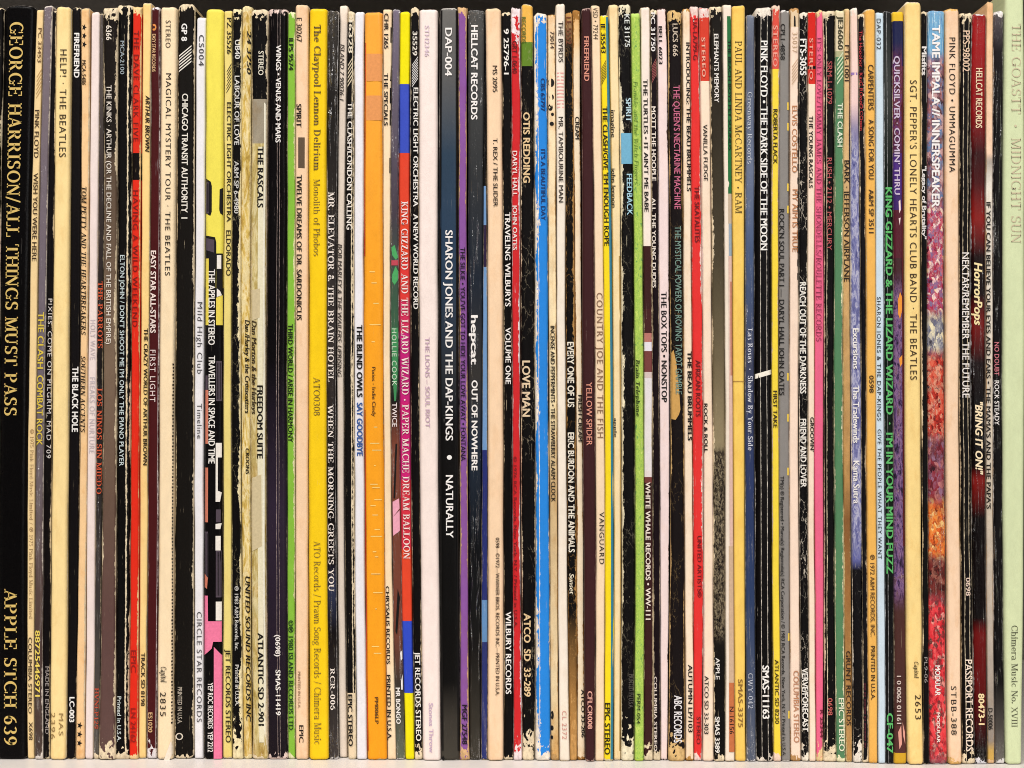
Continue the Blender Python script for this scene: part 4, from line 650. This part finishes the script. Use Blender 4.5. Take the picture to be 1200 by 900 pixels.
R('wide pale tan sleeve with spaced black capitals, right of the blossom picture sleeve', (1108,1124.6),(1109,1124.6),(1111.4,1127.2),10,897,(242,204,160),
  [('PINK FLOYD • UMMAGUMMA',44,202,.26,.68,'w',(62,46,34)),('STBB-388',804,861,.2,.6,'w',(56,42,32))],stain=.5,wear=(.2,.5,2,4),wearc=(222,176,106))
R('black sleeve with long thin cream capitals and two cracked vertical creases', (1125.4,1138.4),(1125,1138),(1128,1142),15,895,(20,15,15),
  [('PPS-98002',36,84,.22,.84,'',(226,190,150)),('NEKTAR/REMEMBER THE FUTURE',296,466,.2,.84,'',(236,224,206)),('0698',677,698,.4,.78,'',(230,200,170)),('PASSPORT RECORDS',773,880,.26,.86,'',(240,216,186))],crease=(.3,.72),creasew=.4,wear=(.4,.5,6,8),scuff=.3,stain=0,flare=2)
R('glossy sleeve fading from red to black twice, cream slanted band name at its middle', (1139,1156),(1138.4,1155.2),(1142.4,1157),16,895,[(0,(120,22,24)),(30,(158,28,30)),(130,(134,22,24)),(180,(52,14,16)),(215,(70,14,16)),(255,(132,26,22)),(300,(40,12,14)),(345,(30,11,12)),(380,(112,22,20)),(425,(34,10,12)),(470,(18,10,11)),(548,(20,10,10)),(562,(124,24,20)),(606,(20,10,11)),(725,(20,10,11)),(742,(104,18,18)),(805,(92,16,16)),(850,(60,12,12)),(880,(18,10,10))],
  [('HELLCAT RECORDS',80,150,.28,.72,'b',(240,208,160)),('HorrorPops',308,382,.2,.74,'kki',(246,226,170)),('"BRING IT ON!"',470,556,.25,.75,'kki',(246,220,170)),('80473-1',813,849,.3,.76,'k',(246,214,150))],blend=1,wrap=.5,stain=0,wear=(.3,.2,1.2,4),wearc=(226,220,215),rough=.35)
R('tall sleeve peach at the top and grey-cream below, black capitals on its left edge', (1156.2,1164.2),(1155.4,1163.4),(1157.2,1165.2),2,894,[(0,(238,190,142)),(180,(240,200,160)),(188,(170,160,148)),(216,(226,214,190)),(600,(206,192,172)),(750,(186,174,160)),(868,(150,140,130)),(880,(206,170,90)),(900,(206,170,90))],
  [("IF YOU CAN BELIEVE YOUR EYES AND EARS • THE MAMA'S AND THE PAPA'S",237,596,.04,.66,'b',(44,34,28)),('D-50006',830,855,.1,.75,'b',(64,54,46))],blend=1,stain=.4,wear=(.4,.5,2,4),wearc=(226,180,130),rag=1.6,mottle=.3)
R('black shrink-wrapped sleeve with small pink and white words, left of the pale green spine', (1164.6,1176.4),(1164,1175.2),(1165.6,1177),13,895,[(0,(96,88,92)),(60,(44,38,42)),(150,(22,18,20)),(800,(20,16,18)),(850,(70,66,62)),(900,(110,106,100))],
  [('NO DOUBT',401,440,.12,.62,'',(206,120,130)),('ROCK STEADY',446,498,.12,.62,'',(240,234,230))],blend=1,wrap=1.0,stain=0,wear=(.3,.3,4,5),wearc=(226,222,220))
R('very wide pale green spine at the right end, thin embossed capitals near its top', (1178,1200.6),(1175.6,1201),(1178.4,1198),-14,898,(212,223,178),
  [('THE GOASTT  ·  MIDNIGHT SUN',28,285,.34,.8,'s',(204,190,158)),('Chimera Music No. XVIII',733,852,.36,.7,'s',(84,84,58))],stain=.05,wear=(.05,.05,.3,.3),edge=.25)


# ------------------------------------------------------------------ build
chars = set()
for r in RECS:
    for tx in r[7]: chars |= set(tx[0])
bglyphs(sorted(chars | {'H'}))

recs = []
for r in RECS:
    recs.append(Rec(list(r[1]), list(r[2]), list(r[3]), r[4], r[5]))
YB = [r[5] for r in RECS]
for i, q in enumerate(recs):      # how far each one stands out from the run of its neighbours
    win = YB[max(0, i-5):i+6]; avg = sum(win) / len(win)
    q.yb = avg + (YB[i] - avg) * RECS[i][12].get('proud', .28); q.D = ZC * FPX / (q.yb - 450.0)
# neighbours touch but never run into one another
for i in range(len(recs) - 1):
    a, b = recs[i], recs[i+1]
    for ka, y in (('T', 55), ('M', 445), ('B', 845)):
        xa = (getattr(a, ka)[1] - 600) * a.D; xb = (getattr(b, ka)[0] - 600) * b.D
        gap = .45 * DIST
        if xa > xb - gap:
            mid = (xa + xb) / 2
            getattr(a, ka)[1] = 600 + (mid - gap/2) / a.D; getattr(b, ka)[0] = 600 + (mid + gap/2) / b.D

def build(i):
    label, T, M, B, yt, yb, color, texts, patches, wearc, name, cat, o = RECS[i]
    rec = recs[i]; yb = rec.yb
    wm = (rec.M[1] - rec.M[0]) / FPX * rec.D
    rec.edge = o.get('edge', .36); rec.rad = o.get('rad', min(wm*.28, .0016))
    origin = ((rec.px(.5, yb) - 600) / FPX * rec.D, rec.D - DIST, 0.0)
    root = bpy.data.objects.new(name, None); COL.objects.link(root); root.location = origin
    root.empty_display_size = .02
    root['label'] = label; root['category'] = cat; root['group'] = o.get('group', 'records filed upright on the shelf')
    nx, ny = 10, 56
    us = [k / nx for k in range(nx + 1)]
    ys = [yt, yt+.7, yt+1.6, yt+3, yt+5] + [yt + 8 + (yb - yt - 16) * k / ny for k in range(ny + 1)] + [yb-5, yb-3, yb-1.6, yb-.7, yb]
    rag = o.get('rag', min(2.0, .5 + .16 * o.get('wear', (0, 0, 1, 1))[2])); cap = o.get('cap', .10) * rec.W; depth = o.get('depth', .312)
    seed = i * 7.13; bulge = o.get('flare', 0)
    vs, uvs = [], []
    rows = []
    endr = .0016
    for j, y in enumerate(ys):
        row = []
        dt, db = y - yt, yb - y
        tz = min(dt, db)
        rin = endr * (1 - math.sqrt(max(0, 1 - ((3 - tz)/3)**2))) if tz < 3 else 0
        for k, u in enumerate(us):
            e = abs(2*u - 1)
            yy = y
            if dt < 12: yy += (1 - dt/12) * (cap * e**5 + rag * (mnoise.noise((u*3.1 + seed, 1.7, seed)) * 1.5 + mnoise.noise((u*8.3 + seed, 4.1, seed)) * .9))
            if db < 12: yy -= (1 - db/12) * max(0, cap * e**5 * .8 + rag * .6 * mnoise.noise((u*2.7 + seed, 9.7, seed)))
            x_, y_, z_ = rec.pt(u, yy)
            x_ += (.00016 * mnoise.noise((seed, y*.02, u*.4)) + .00022 * mnoise.noise((seed, y*.006, 3.3))) * o.get('wob', 1)
            if bulge and tz < 40: x_ += (u - .5) * bulge * .000365 * (1 - tz/40)**2
            y_ += rin + .00022 * o.get('dent', 1) * mnoise.noise((u*2 + seed, y*.03, 5.5)) + (0 if db > .1 else 0)
            z_ = max(z_, .0002)
            row.append(len(vs)); vs.append((x_, y_, z_)); uvs.append((u * rec.W, y))
        # the two faces of the sleeve run straight back; the worn edge stays close to the spine
        for dd in (.002, depth):
            for k in (0, nx):
                x_, y_, z_ = vs[row[k]]
                uu = min(6.0, rec.W * .5); uu = uu if k == 0 else rec.W - uu
                vs.append((x_, (y_ + dd) if dd < .01 else rec.D - DIST + depth, z_)); uvs.append((uu, y))
        rows.append(row + [len(vs) - 4, len(vs) - 3, len(vs) - 2, len(vs) - 1])
    fs = []
    for j in range(len(rows) - 1):
        a, b = rows[j], rows[j+1]
        for k in range(nx): fs.append((a[k], b[k], b[k+1], a[k+1]))
        ml, mr, bl, br = nx + 1, nx + 2, nx + 3, nx + 4
        fs.append((a[bl], b[bl], b[ml], a[ml])); fs.append((a[ml], b[ml], b[0], a[0]))
        fs.append((a[nx], b[nx], b[mr], a[mr])); fs.append((a[mr], b[mr], b[br], a[br])); fs.append((a[br], b[br], b[bl], a[bl]))
    for row, rev in ((rows[0], False), (rows[-1], True)):
        f = [row[nx+3], row[nx+1]] + row[:nx+1] + [row[nx+2], row[nx+4]]
        fs.append(tuple(f[::-1] if rev else f))
    me = bpy.data.meshes.new('sleeve'); me.from_pydata(local(vs, origin), [], fs)
    uvl = me.uv_layers.new(name='UVMap')
    for lp in me.loops: uvl.data[lp.index].uv = uvs[lp.vertex_index]
    me.materials.append(sleeve_material(rec, color, wearc, o))
    for p in me.polygons: p.use_smooth = True
    me.update()
    so = bpy.data.objects.new('sleeve', me); COL.objects.link(so); so.parent = root
    worn = o.get('inkworn', max(0.0, o.get('scuff', .1) - .15) * 1.3)
    base = .00012
    single = {'printed_shapes': 'printed_shape', 'ink_splashes': 'ink_splash', 'printed_leaves': 'printed_leaf', 'printed_lines': 'printed_line'}
    todo = []
    for n_, (pname, pc, ps) in enumerate(patches):
        if pname in single: todo += [(n_, single[pname], pc, [p]) for p in ps]
        else: todo.append((n_, pname, pc, ps))
    for n_, pname, pc, ps in todo:
        pv, pf = [], []
        out = base + n_ * 2.5e-5
        for p in ps:
            i0 = len(pv)
            if p[0] in ('star', 'dot'):
                _, u, y, ry, ru = p; N = 10 if p[0] == 'star' else 12
                pv.append(rec.pt(u, y, out))
                for k in range(N):
                    rr = (1 if k % 2 == 0 else .42) if p[0] == 'star' else 1
                    a_ = k / N * 2 * math.pi
                    pv.append(rec.pt(min(max(u + math.cos(a_)*ru*rr, .02), .98), y + math.sin(a_)*ry*rr, out))
                pf += [(i0, i0+1+k, i0+1+(k+1) % N) for k in range(N)]
            else:
                ymin, ymax = min(q[1] for q in p), max(q[1] for q in p)
                gv, gf = sliced(p, [tuple(range(len(p)))], [k/14 for k in range(1, 14)], 0)
                if ymax - ymin > 30: gv, gf = sliced(gv, gf, [ymin + 20*k for k in range(1, int((ymax - ymin)/20))], 1)
                pv += [rec.pt(u, y, out) for u, y in gv]; pf += [tuple(i0 + q for q in f) for f in gf]
        link_mesh(pname, local(pv, origin), pf, pc if isinstance(pc, bpy.types.Material) else ink(pc, 0), root)
    for n_, (s, y0, y1, a, b, style, c) in enumerate(texts):
        tm = text_mesh(rec, s, y0, y1, a, b, style, .00026)
        if not tm: continue
        nm = 'catalogue_number' if any(ch.isdigit() for ch in s) else ('label_lettering' if any(q in s for q in ('RECORDS', 'STEREO', 'EPIC', 'PRINTED', 'Printed', 'Records', 'VANGUARD', 'APPLE', 'MADE', 'Music', 'MODULAR')) else 'title_lettering')
        link_mesh(nm, local(tm[0], origin), tm[1], ink(c, worn), root)

for i in range(len(RECS)): build(i)
